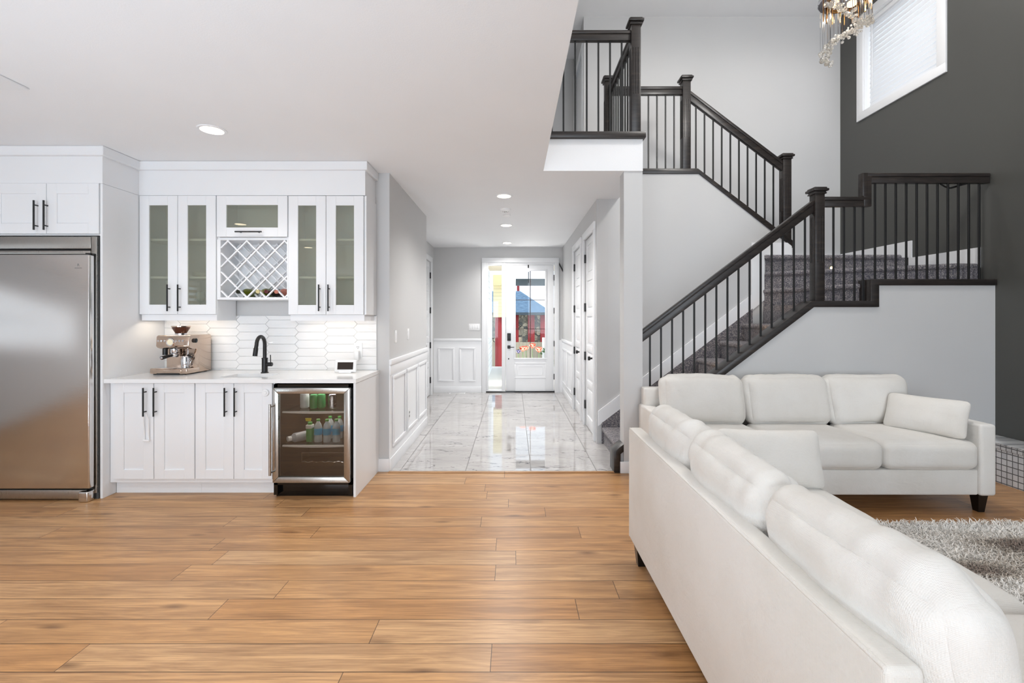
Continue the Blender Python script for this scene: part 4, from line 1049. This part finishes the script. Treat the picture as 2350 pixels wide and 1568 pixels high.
# ---- wine and beverage cooler
wc = thing('beverage_cooler', (-1.58, 3.9, 0), 'steel framed glass door beverage cooler at the end of the wet bar', 'beverage cooler')
cx0, cx1 = -1.893, -1.272
b = MB(); b.box(cx0, cx0+.03, 3.60, 4.2, .02, .895).box(cx1-.03, cx1, 3.60, 4.2, .02, .895).box(cx0, cx1, 3.60, 4.2, .865, .895).box(cx0, cx1, 3.6, 4.2, .10, .15).box(cx0, cx1, 4.15, 4.2, .1, .895)
b.build('body', M['gloss_black'], wc)
b = MB(); b.box(cx0+.03, cx0+.036, 3.62, 4.15, .15, .865).box(cx1-.036, cx1-.03, 3.62, 4.15, .15, .865).box(cx0+.03, cx1-.03, 4.144, 4.15, .15, .865).box(cx0+.03, cx1-.03, 3.62, 4.15, .15, .156).box(cx0+.03, cx1-.03, 3.62, 4.15, .859, .865)
b.build('liner', M['cool_in'], wc)
MB().box(cx0+.004, cx1-.004, 3.63, 3.66, .0, .118, .003).build('kick_plate', M['gloss_black'], wc)
fr_ = MB(); dx0, dx1, dz0, dz1, wf = cx0+.012, cx1-.006, .13, .872, .045
def mitre(mb, a, b_, c, d): pass
y0f = 3.556
for P_ in ([(dx0, dz1), (dx1, dz1), (dx1-wf, dz1-wf), (dx0+wf, dz1-wf)], [(dx0, dz0), (dx0+wf, dz0+wf), (dx1-wf, dz0+wf), (dx1, dz0)], [(dx0, dz0), (dx0, dz1), (dx0+wf, dz1-wf), (dx0+wf, dz0+wf)], [(dx1, dz0), (dx1-wf, dz0+wf), (dx1-wf, dz1-wf), (dx1, dz1)]):
    fr_.prism(P_, 'y', y0f, 3.598, .004)
dr = fr_.build('door', M['steel_v'], wc)
MB().box(dx0+wf-.004, dx1-wf+.004, y0f+.012, y0f+.017, dz0+wf-.004, dz1-wf+.004).build('glass_pane', M['smoke'], dr, 'smoked glass')
g = MB(); hxx = dx0+.008
g.tube([(hxx, 3.505, .205), (hxx, 3.505, .755)], .010, 12).tube([(hxx, 3.505, .225), (hxx+.01, 3.558, .225)], .007, 10).tube([(hxx, 3.505, .735), (hxx+.01, 3.558, .735)], .007, 10)
g.build('handle', M['steel_v'], dr)
for z in (.668, .398):
    s = MB(); s.box(cx0+.04, cx1-.04, 3.645, 4.13, z-.006, z, .001, 1); sh = s.build('shelf', M['clear'], wc)
    s = MB()
    n = 12
    pts = [(cx0+.05+(cx1-cx0-.10)*q/n, z+.005) for q in range(n+1)]+[(cx1-.05-(cx1-cx0-.10)*q/n, z-.006-.007*math.sin(math.pi*q/n)) for q in range(n+1)]
    s.prism(pts, 'y', 3.632, 3.645); s.build('shelf_edge', M['plate'], sh)
s = MB(); yy = 3.66
s.tube([(-1.70+.42*q/40, yy, .262+.004*math.sin(q*.95)) for q in range(41)], .003, 6).tube([(-1.70, yy, .262), (-1.70, yy, .335)], .003, 6).tube([(-1.70, yy, .335), (-1.30, yy, .335)], .0025, 6)
s.build('wire_rack', M['chrome'], wc)
MB().box(-1.60, -1.585, 3.70, 3.72, .853, .859).build('lamp_strip', glow('cooler_led', (205, 220, 255), 30), wc)
lamp('cooler_lamp', 'AREA', (-1.60, 3.85, .85), (0, 0, 0), 2.0, (.93, .96, 1), shape='RECTANGLE', size=.4, size_y=.2)
lamp('cooler_lamp', 'AREA', (-1.60, 3.85, .655), (0, 0, 0), 1.1, (1, .94, .88), shape='RECTANGLE', size=.4, size_y=.3)
CAN = [(0, 0), (.024, 0), (.032, .008), (.032, .105), (.027, .115), (.025, .112), (0, .112)]
def can(x, y, z, mat, label, g='drink cans on the top shelf of the cooler', s=1.0):
    MB().lathe([(r*s, h*s) for r, h in CAN], (x, y, z), 24).build('drink_can', mat, None, label, 'can', g)
can(-1.74, 3.80, .669, M['white_can'], 'white drink can at the left of the top cooler shelf', s=1.1)
can(-1.655, 3.78, .669, M['green_can'], 'green drink can on the top cooler shelf beside the white can')
can(-1.60, 3.80, .669, M['green_can'], 'second green drink can from the white one on the top cooler shelf')
can(-1.50, 3.78, .669, M['silver_can'], 'silver drink can standing apart on the top cooler shelf')
WB = [(0, 0), (.028, 0), (.031, .006), (.03, .06), (.031, .12), (.024, .145), (.012, .165), (.012, .175), (0, .175)]
def water(x, y, label):
    t = thing('water_bottle', (x, y, .399), label, 'bottle', 'water bottles on the middle shelf of the cooler')
    MB().lathe(WB, (x, y, .399), 20).build('bottle_body', M['pet'], t)
    MB().lathe([(.0316, .06), (.0316, .112)], (x, y, .399), 20).build('label_band', M['blue_label'], t)
    MB().lathe([(.0145, .17), (.0145, .186), (0, .188)], (x, y, .399), 16).build('cap', M['green_cap'], t)
for i, (x, y) in enumerate(((-1.61, 3.76), (-1.535, 3.755), (-1.46, 3.76))):
    water(x, y, ('small water bottle with a blue band, front row, left of three', 'small water bottle with a blue band, middle of the front row', 'small water bottle with a blue band, front row, right of three')[i])
for i, (x, y) in enumerate(((-1.555, 3.87), (-1.475, 3.87), (-1.40, 3.87))):
    water(x, y, ('blue banded water bottle behind the front row, left of three', 'blue banded water bottle in the middle of the rear row', 'blue banded water bottle behind the front row, right of three')[i])
t = thing('juice_bottle', (-1.678, 3.76, .399), 'square green juice bottle with a white label in the cooler', 'bottle')
MB().box(-1.702, -1.654, 3.735, 3.785, .399, .51, .008).build('bottle_body', M['green_can'], t)
MB().box(-1.703, -1.653, 3.734, 3.786, .51, .54, .004).build('label_band', M['white_can'], t)
MB().lathe([(.018, 0), (.018, .02), (0, .02)], (-1.678, 3.76, .54), 16).build('cap', M['green_cap'], t)
t = thing('lying_bottle', (-1.765, 3.77, .40), 'grey bottle with a white cap lying on the middle cooler shelf', 'bottle')
ML = Matrix.Rotation(R(-38), 3, 'Z')
MB().lathe([(0, -.09), (.034, -.09), (.038, -.08), (.038, .06), (.02, .085), (.018, .09)], (-1.755, 3.775, .439), 24, 'y', ML).build('bottle_body', M['milk'], t)
MB().lathe([(.021, .088), (.021, .115), (0, .117)], (-1.755, 3.775, .439), 18, 'y', ML).build('cap', M['plate'], t)
MB().prism([(-1.69, .605), (-1.64, .605), (-1.645, .58), (-1.685, .58)], 'y', 3.70, 3.703).build('shelf_tag', M['yellow'], wc, 'yellow tag')
# ================================================================== sofas
def leg(x, y, parent):
    mb = MB(); h = .135; a, b = .036, .022
    mb.bm.faces.ensure_lookup_table()
    v = [mb.bm.verts.new((x+sx*r, y+sy*r, z)) for (r, z) in ((b, 0), (a, h)) for (sx, sy) in ((-1, -1), (1, -1), (1, 1), (-1, 1))]
    for q in ((3, 2, 1, 0), (4, 5, 6, 7), (0, 1, 5, 4), (1, 2, 6, 5), (2, 3, 7, 6), (3, 0, 4, 7)): mb.bm.faces.new([v[i] for i in q])
    return mb.build('leg', M['leg'], parent, 'black tapered leg')
sa = thing('sofa', (2.32, 3.7, 0), 'ivory linen three seat sofa along the pale grey pony wall', 'sofa')
AX0, AX1, AY0, AY1 = 1.14, 3.50, 3.29, 4.14
MB().box(AX0+.115, AX1-.115, AY0+.02, AY1-.02, .13, .315, .012, 3).build('base_frame', M['linen'], sa)
MB().box(AX0+.02, AX1-.02, AY1-.115, AY1, .13, .80, .02, 3).build('back_frame', M['linen'], sa)
for a, b in ((AX0, AX0+.118), (AX1-.118, AX1)):
    mb = MB(); mb.box(a, b, AY0, AY1, .128, .648, .022, 4); mb.build('arm', M['linen'], sa)
for i, (a, b) in enumerate(((1.262, 1.978), (1.982, 2.686), (2.69, 3.378))):
    MB().puff(((a+b)/2, 3.605, .418), (b-a, .66, .205), .06, (.004, .012, .022), 20, None, .006, i+1, 5).build('seat_cushion', M['linen'], sa)
for i, (a, b, dz, ry) in enumerate(((1.275, 1.975, .0, .02), (1.99, 2.70, -.004, 0), (2.68, 3.37, -.004, -.015))):
    Mx = (Matrix.Rotation(ry, 3, 'Y')@Matrix.Rotation(R(-13), 3, 'X'))
    MB().puff(((a+b)/2, 3.925, .715+dz), (b-a, .18, .425), .082, (.008, .042, .012), 44, Mx, .016, i+11, 8).build('back_cushion', M['linen'], sa)
for x in (AX0+.07, AX1-.075):
    for y in (AY0+.06, AY1-.06): leg(x, y, sa)

sb = thing('sofa', (1.15, 1.7, 0), 'ivory linen sofa seen from behind in front of the camera', 'sofa')
BX0, BX1, BY0, BY1 = .682, 1.64, .70, 2.68
MB().box(BX0+.02, BX1-.02, BY0+.115, BY1-.115, .13, .315, .012, 3).build('base_frame', M['linen'], sb)
mb = MB(); mb.box(BX0, BX0+.075, BY0+.13, BY1, .13, .778, .016, 4); mb.build('back_frame', M['linen'], sb)
mb = MB()
for z in (.773,):
    mb.tube([(BX0+.0045, BY0+.14, z), (BX0+.0045, BY1-.012, z)], .0048, 10)
mb.tube([(BX0+.003, BY1-.006, .14), (BX0+.003, BY1-.006, .765)], .0035, 8)
mb.build('piping', M['linen'], sb)
for a, b in ((BY0, BY0+.118), (BY1-.118, BY1)):
    MB().box(BX0+.07, BX1, a, b, .128, .648, .022, 4).build('arm', M['linen'], sb)
for i, (a, b) in enumerate(((.822, 1.408), (1.412, 1.988), (1.992, 2.558))):
    MB().puff((1.265, (a+b)/2, .42), (.77, b-a, .215), .065, (.012, .004, .022), 20, None, .006, i+21, 5).build('seat_cushion', M['linen'], sb)
for i, (a, b, rz, dz) in enumerate(((.80, 1.40, .03, 0), (1.375, 1.965, -.02, .0), (1.945, 2.545, .02, .005))):
    Mx = (Matrix.Rotation(rz, 3, 'Z')@Matrix.Rotation(R(-11), 3, 'Y'))
    MB().puff((.856, (a+b)/2, .714+dz), (.16, b-a, .43), .078, (.034, .010, .016), 60, Mx, .020, i+31, 8).build('back_cushion', M['linen'], sb)
for x in (BX0+.055, BX1-.07):
    for y in (BY0+.07, BY1-.06): leg(x, y, sb)

Mp = Matrix.Rotation(R(-61), 3, 'Z')@Matrix.Rotation(R(-22), 3, 'X')
MB().pillow((3.215, 3.555, .665), .52, .30, .15, Mp, 3, .007).build('lumbar_pillow', M['linen'], None, 'ivory lumbar pillow leaning on the right arm of the sofa by the pony wall', 'pillow')
Mp = Matrix.Rotation(R(-4), 3, 'Z')@Matrix.Rotation(R(-14), 3, 'X')
MB().pillow((1.36, 2.415, .675), .54, .31, .15, Mp, 5, .007).build('lumbar_pillow', M['linen'], None, 'ivory lumbar pillow standing at the far end of the sofa seen from behind', 'pillow')

# ================================================================== shag rug
rg = thing('shag_rug', (2.7, 2.0, 0), 'shaggy cream and brown rug between the sofas and the hearth', 'rug')
MB().box(1.75, 3.95, .75, 3.10, .0, .014, .004).build('backing', M['shag'], rg)
pile = MB(); bm = pile.bm
for i in range(46000):
    y = 1.45+rng.random()*1.66; x = 1.78+rng.random()*2.15
    if x > 1.17*y+.28 or (y < 1.6 and rng.random() < .3): continue
    a = rng.uniform(0, 6.283); ln = rng.uniform(.018, .042); le = rng.uniform(.014, .04); w_ = rng.uniform(.0015, .0027)
    dx, dy = math.cos(a), math.sin(a); px, py = -dy*w_, dx*w_
    z0 = .012; pts = [(x, y, z0), (x+dx*le*.4, y+dy*le*.4, z0+ln*.62), (x+dx*le*1.15, y+dy*le*1.15, z0+ln*.8)]
    vs = [(bm.verts.new((p[0]+px*s, p[1]+py*s, p[2])), bm.verts.new((p[0]-px*s, p[1]-py*s, p[2]))) for p, s in zip(pts, (1, 1.2, .4))]
    for (p, q), (r_, s_) in zip(vs, vs[1:]): bm.faces.new((p, q, s_, r_))
pile.smooth = True; pile.ang = 180
pile.build('pile', M['shag'], rg, None, None, None, 'stuff')

# ================================================================== tiled hearth
ht = thing('fireplace_hearth', (4.31, 2.6, 0), 'raised mosaic tiled hearth along the charcoal wall', 'hearth')
MB().box(4.18, XW-.002, .8, 4.18, 0, .292).build('tiled_base', M['mosaic'], ht)
cpo = MB(); cpo.box(4.172, XW-.002, .8, 4.183, .292, .336, .003)
cpo.build('rim_tiles', M['mosaic'], ht)
MB().box(4.168, XW-.002, .8, 4.185, .336, .345, .003).build('top_slab', M['striped'], ht, 'striated marble top')

# ================================================================== chandelier
CX, CY = 2.345, 3.2
M['chlamp'] = glow('chandelier_lens', (255, 226, 180), 3.0)
ch = thing('chandelier', (CX, CY, 3.2), 'spiral crystal chandelier hanging before the high window', 'chandelier')
MB().lathe([(0, .03), (.15, .03), (.155, .026), (.155, .004), (.15, 0), (0, 0)], (CX-.02, CY, 3.655), 40).build('canopy_disc', M['chrome'], ch)
MB().lathe([(.118, .0), (.124, .0), (.124, -.012), (.118, -.012)], (CX+.0, CY, 3.655), 40).build('gold_ring', M['gold'], ch)
MB().tube([(CX, CY, 3.68), (CX, CY, UC-.02)], .007, 10).lathe([(0, 0), (.07, 0), (.07, -.025), (0, -.03)], (CX, CY, UC-.001), 28).build('stem', M['chrome'], ch)
for k in range(3):
    a = k*2.1+.5
    MB().lathe([(0, .006), (.028, .006), (.028, -.008), (0, -.012)], (CX+.07*math.cos(a), CY+.07*math.sin(a), 3.652), 20).build('lamp', M['chlamp'], ch)
lamp('chandelier_lamp_and_fill', 'POINT', (CX, CY, 4.35), (0, 0, 0), 88, (1, .97, .93), shadow_soft_size=.12)  # unseen lamp added on the stem to brighten the upper walls
lamp('chandelier_lamp_and_fill', 'POINT', (CX, CY, 3.648), (0, 0, 0), 12, (1, .93, .80), shadow_soft_size=.006)
cbm = MB(); bmesh.ops.create_icosphere(cbm.bm, subdivisions=2, radius=.0125); cbm.smooth = True; cbm.ang = 180
c0 = cbm.build('crystal', M['crystal'], ch); WO[c0] = Vector((CX, CY, 3.65)); c0.location = WO[c0]-WO[ch]
w0 = MB().box(-.0006, .0006, -.0006, .0006, 0, 1).build('wire', M['chrome'], ch); 
N = 99
ZK = [(0, 3.62), (.25, 3.42), (.5, 3.49), (.75, 3.45), (.9, 3.32), (1, 3.2)]
def zspiral(t):
    for (a, za), (b, zb) in zip(ZK, ZK[1:]):
        if t <= b: return za+(zb-za)*(t-a)/(b-a)
    return ZK[-1][1]
for i in range(N):
    t = (i+.5)/N; t = t**.92
    a = R(188)+t*R(345)
    r = .135+rng.uniform(-.045, .02)-.03*max(0, t-.8)*2
    z = zspiral(t)
    z += rng.uniform(-.026, .026)*(1 if t < .85 else .5)
    x = CX-.01+r*math.cos(a); y = CY+r*math.sin(a)
    o = c0 if i == 0 else c0.copy()
    if i: COL.objects.link(o); o.parent = ch
    o.location = Vector((x, y, z-.0125))-WO[ch]; s = rng.uniform(.8, 1.15)*(1.35 if (t > .93 or t < .06) else 1); o.scale = (s, s, s)
    if i < 90:
        q = w0 if i == 0 else w0.copy()
        if i: COL.objects.link(q); q.parent = ch
        q.location = Vector((x, y, z))-WO[ch]; q.scale = (1, 1, 3.655-z)
cl = MB()
for i in range(130):
    t = ((i+.5)/130)**.92; a = R(188)+t*R(345)
    r = .13+rng.uniform(-.05, .025)-.03*max(0, t-.8)*2
    z = zspiral(t)+rng.uniform(-.03, .034)*(1 if t < .85 else .5)
    bmesh.ops.create_icosphere(cl.bm, subdivisions=2, radius=rng.uniform(.006, .0095), matrix=Matrix.Translation((CX-.01+r*math.cos(a), CY+r*math.sin(a), z)))
cl.smooth = True; cl.ang = 180
cl.build('crystal_cluster', M['crystal'], ch, None, None, None, 'stuff')
for i in range(16):
    a = R(-60)+R(215)*i/16; r = .12+.02*(i % 2)
    MB().tube([(CX+.005+r*math.cos(a), CY+r*math.sin(a), 3.655), (CX+.005+r*math.cos(a), CY+r*math.sin(a), 3.56+.012*(i % 3))], .0035, 8).build('gold_rod', M['gold'], ch)

# ================================================================== ceiling fittings
def pot(x, y, label, e, z=CEIL, group='recessed ceiling lights'):
    t = thing('recessed_light', (x, y, z-.006), label, 'ceiling light', group)
    MB().lathe([(.074, .0), (.09, .0), (.094, .004), (.094, .0065), (.074, .0065)], (x, y, z-.0068), 36).build('trim_ring', M['trim'], t)
    MB().lathe([(0, .0), (.076, .0), (.076, .003), (0, .003)], (x, y, z-.0055), 36).build('lens', M['bulb'], t)
    lamp('recessed_lamp', 'SPOT', (x, y, z-.03), (0, 0, 0), e, (1, .97, .94), spot_size=R((148 if y > 4.5 else 125) if z < 4 else 168), spot_blend=.8 if z < 4 else 1.0, shadow_soft_size=.07)
pot(-2.15, 3.25, 'round recessed ceiling light above the wet bar', 30)
pot(-.10, 5.01, 'recessed hall ceiling light nearest the kitchen, largest in the row', 105)
pot(-.10, 6.59, 'middle recessed ceiling light of the hall row behind the smoke detector', 105)
pot(-.105, 8.14, 'recessed hall ceiling light nearest the front door', 85)
for (x, y) in ((-2.15, 1.35), (-.55, 1.35), (-3.9, 1.35), (-2.15, -.8), (-.55, -.8), (-3.9, -.8)):
    pot(x, y, 'recessed light in the kitchen ceiling behind the picture edge', 40, group='recessed lights over the kitchen floor')
for (x, y) in ((2.0, 4.9), (3.5, 4.9), (2.75, 2.2)): pot(x, y, 'recessed light added in the high ceiling to brighten the stairwell', 60, UC, 'added fill lights of the upper ceiling')  # out of view, added to lift the stair and charcoal walls
pot(-.4, 5.6, 'recessed light added to brighten the upper gallery', 60, UC, 'added fill lights of the upper ceiling')  # added fill, the closed gallery is dark without it
def uplight(x, y, e):  # cans out of view, added to throw light on the low ceiling
    t = thing('fill_uplight', (x, y, 0), 'unseen white can added on the kitchen floor to brighten the ceiling', 'lamp', 'added ceiling fill cans')
    MB().lathe([(0, 0), (.09, 0), (.09, .22), (.084, .22), (.08, .19), (0, .19)], (x, y, .0), 28).build('can', M['trim'], t)
    MB().lathe([(0, .196), (.078, .196), (.078, .192)], (x, y, 0), 24).build('lens', M['bulb'], t)
    lamp('fill_uplight_lamp', 'AREA', (x, y, .24), (R(180), 0, 0), e, (.64, .83, 1), shape='DISK', size=.16)
uplight(-3.5, 1.6, 16); uplight(-1.5, .9, 25); uplight(-1.1, -.9, 50)
sm = thing('smoke_detector', (-.095, 5.62, CEIL-.03), 'white round smoke detector on the hall ceiling', 'smoke detector')
MB().lathe([(0, .0), (.045, .0), (.062, .012), (.066, .032), (0, .032)], (-.095, 5.62, CEIL-.032), 32).build('housing', M['plate'], sm)
g = MB(); g.lathe([(.013, .0), (.02, .0), (.02, .002), (.013, .002)], (-.095, 5.62, CEIL-.0335), 20)
for a in range(5): g.box(-.095+.036*math.cos(a*.9)-.005, -.095+.036*math.cos(a*.9)+.005, 5.62+.036*math.sin(a*.9)-.005, 5.62+.036*math.sin(a*.9)+.005, CEIL-.0330, CEIL-.028)
g.build('sensor_slots', M['black'], sm)
s2 = MB(); s2.lathe([(0, .0), (.035, .0), (.05, .01), (.052, .022), (0, .022)], (-.085, 5.95, CEIL-.0225), 32)
s2.build('ceiling_sensor', M['plate'], None, 'smaller white round sensor behind the smoke detector', 'sensor')
v = thing('ceiling_vent', (-3.2, 2.48, CEIL-.02), 'white rectangular ceiling vent at the upper left', 'vent')
MB().box(-3.6, -2.83, 2.2, 2.665, CEIL-.012, CEIL-.0005, .004).build('vent_plate', M['trim'], v)
g = MB()
for k in range(4): g.box(-3.58, -2.93-.0*k, 2.27+k*.09, 2.33+k*.09, CEIL-.017, CEIL-.0115, .002, 1)
g.build('louvers', M['trim'], v)

# ---- switches and outlets
def plate_x(name, y, z, label, cat, kind):
    t = thing(name, (-1.147, y, z), label, cat, None)
    MB().box(-1.147, -1.141, y-.037, y+.037, z-.06, z+.06, .002).build('plate', M['plate'], t)
    if kind == 'rocker': MB().box(-1.142, -1.137, y-.017, y+.017, z-.034, z+.034, .002).build('rocker', M['trim'], t)
    else:
        for dz in (-.02, .02): MB().box(-1.139, -1.1375, y-.014, y+.014, z+dz-.013, z+dz+.013, .001, 1).build('socket', M['logo'], t)
    return t
plate_x('light_switch', 4.435, 1.24, 'white light switch on the left hall wall nearest the wet bar', 'switch', 'rocker')
plate_x('light_switch', 4.96, 1.245, 'white light switch on the left hall wall farther from the wet bar', 'switch', 'rocker')
o = plate_x('wall_outlet', 4.97, .37, 'white outlet inside the wainscot of the left hall wall', 'outlet', 'socket'); o.location.x += .008; 
t = thing('switch_plate', (-.74, YD, 1.19), 'wide four gang switch plate on the wall left of the front door', 'switch')
MB().box(-.845, -.635, YD-.006, YD, 1.185, 1.31, .002).build('plate', M['plate'], t)
for k in range(4): MB().box(-.825+k*.047, -.795+k*.047, YD-.011, YD-.005, 1.215, 1.28, .002).build('rocker', M['trim'], t)
t = thing('floor_register', (-1.05, 8.55, .001), 'white floor register under the wainscot by the entrance', 'vent')
MB().box(-1.2, -.9, 8.50, 8.62, .001, .006, .002).build('plate', M['plate'], t); MB().box(-1.18, -.92, 8.53, 8.54, .006, .0068).box(-1.18, -.92, 8.57, 8.58, .006, .0068).build('slots', M['black'], t)

# ================================================================== outside the entrance
struct('exterior_porch', MB().box(-1.2, 3, YD+.15, 13.4, -.2, -.01).box(-8, 8, 13.4, 40, -.9, -.75), M['concrete'], 'pale concrete porch and street outside')
struct('exterior_soffit', MB().box(-.6, 3, YD+.15, 11.6, 2.62, 2.75), M['soffit'], 'stuccoed porch ceiling outside the door')
MB().box(-.05, 3, 11.6, 11.75, 2.25, 2.42, .01).build('exterior_beam', M['beam'], None, 'slate blue porch beam seen through the door glass', 'beam')
MB().box(-.72, -.60, YD+.2, 13.0, -.01, 2.60).build('exterior_side_wall', M['pale'], None, 'white lap sided porch wall seen through the sidelight', 'wall')['kind'] = 'structure'
g = thing('exterior_gable', (-.3, 14.2, 1.2), 'cream sided neighbouring gable seen through the sidelight', 'house')
MB().box(-.62, .02, 14.2, 14.6, 1.44, 2.42).build('siding', M['cream'], g); MB().box(-.62, .02, 14.0, 14.6, 2.42, 2.75, .01).build('fascia', M['cream_trim'], g)
MB().tube([(-.45, 14.4, -.8), (-.45, 14.4, 1.44)], .12, 20).build('red_column', M['red'], g)
h = thing('exterior_house', (.8, 20, -.8), 'stone house with red posts and slate blue roof across the street', 'house')
MB().box(-3, 4, 20, 20.3, -.8, 1.62).build('stone_wall', M['stone'], h)
for x in (.08, .78, 1.32): MB().box(x-.13, x+.16, 19.86, 20.0, -.8, 1.55, .01).build('red_post', M['red'], h)
MB().box(-3, 4, 19.9, 20.0, -.0, .06).build('stone_ledge', M['concrete'], h)
r = MB(); bmv = [r.bm.verts.new(p) for p in ((-3.2, 19.5, 1.62), (1.75, 19.5, 1.62), (.35, 22.5, 2.75), (-3.2, 22.5, 2.75), (1.75, 24, 1.62), (-3.2, 24, 1.62))]
for q in ((0, 1, 2, 3), (1, 4, 2), (4, 5, 3, 2), (0, 3, 5), (0, 5, 4, 1)): r.bm.faces.new([bmv[i] for i in q])
r.build('roof', M['shingle'], h); MB().box(-3.2, 1.75, 19.46, 19.52, 1.55, 1.66).build('gutter', M['beam'], h)
MB().box(.22, .36, 26, 26.3, 0, 3.6).build('exterior_red_pillar', M['red'], None, 'red pillar rising behind the slate blue roof', 'pillar')
MB().box(-1.2, 3, 15, 15.06, -.8, .62).build('exterior_fence', M['fence'], None, 'beige board fence in front of the stone house', 'fence')
MB().box(.95, 1.03, 14.85, 14.95, -.8, .78, .005).build('exterior_fence_post', M['plate'], None, 'white post before the beige board fence', 'post')
sh = MB()
for i in range(160):
    a, b, c_ = rng.gauss(0, .09), rng.gauss(0, .05), abs(rng.gauss(0, .2)); x, y, z = 1.15+a, 14.7+b, -.1+c_*1.6
    sh.prism([(x-.03, z), (x+.03, z+.01), (x+.01, z+.07)], 'y', y, y+.004)
sh.build('exterior_shrub', M['leaf'], None, 'green shrub beside the white fence post outside', 'shrub')
pl = thing('flower_pot', (.42, 9.35, -.01), 'dark pot of coral poppies outside the door glass', 'potted flowers')
MB().lathe([(0, 0), (.13, 0), (.18, .32), (.19, .32), (.19, .36), (.16, .36), (.15, .3), (0, .3)], (.4, 9.4, -.01), 24).build('pot', M['beam'], pl)
def flower(x, y, z, r, mat, label):
    root = thing('poppy', (x, y, .3), label, 'flower', 'poppies in the pot by the door')
    f = MB()
    for k in range(9):
        a = k*math.pi/3+(.5 if k > 5 else 0); ca, sa_ = math.cos(a), math.sin(a)
        ro = .62 if k > 5 else 1.0
        def fn(u, v, ca=ca, sa_=sa_, ro=ro):
            rr = r*(.1+u*.95); wd = r*.62*math.sin(min(1, u*1.15+.12)*math.pi*.62)*(v-.5)*2
            wd *= ro; px = rr*.92*ro*math.sin(min(1, u*1.2+.05)*1.9); pz = r*(1.35*u-.15*u*u)*(1.12 if ro < 1 else 1)-abs(v-.5)*.02
            return Vector((x+ca*px-sa_*wd, y+sa_*px+ca*wd, z+pz))
        f.grid(fn, 6, 6)
    f.ang = 180; f.build('petals', mat, root)
    MB().tube([(.4+(x-.4)*.3, 9.4, .30), (x, y, z-.15), (x, y, z)], .005, 8).build('stem', M['leaf'], root)
flower(.20, 9.36, .74, .075, M['petal'], 'coral poppy at the lower left behind the door glass')
flower(.27, 9.46, .76, .06, M['petal'], 'coral poppy between the lower left and tall poppies')
flower(.40, 9.42, .80, .075, M['petal'], 'tallest coral poppy behind the door glass')
flower(.53, 9.38, .72, .08, M['petal'], 'coral poppy at the lower right behind the door glass')
flower(.11, 9.34, .70, .055, M['petal_dark'], 'small violet flower beside the coral poppies')
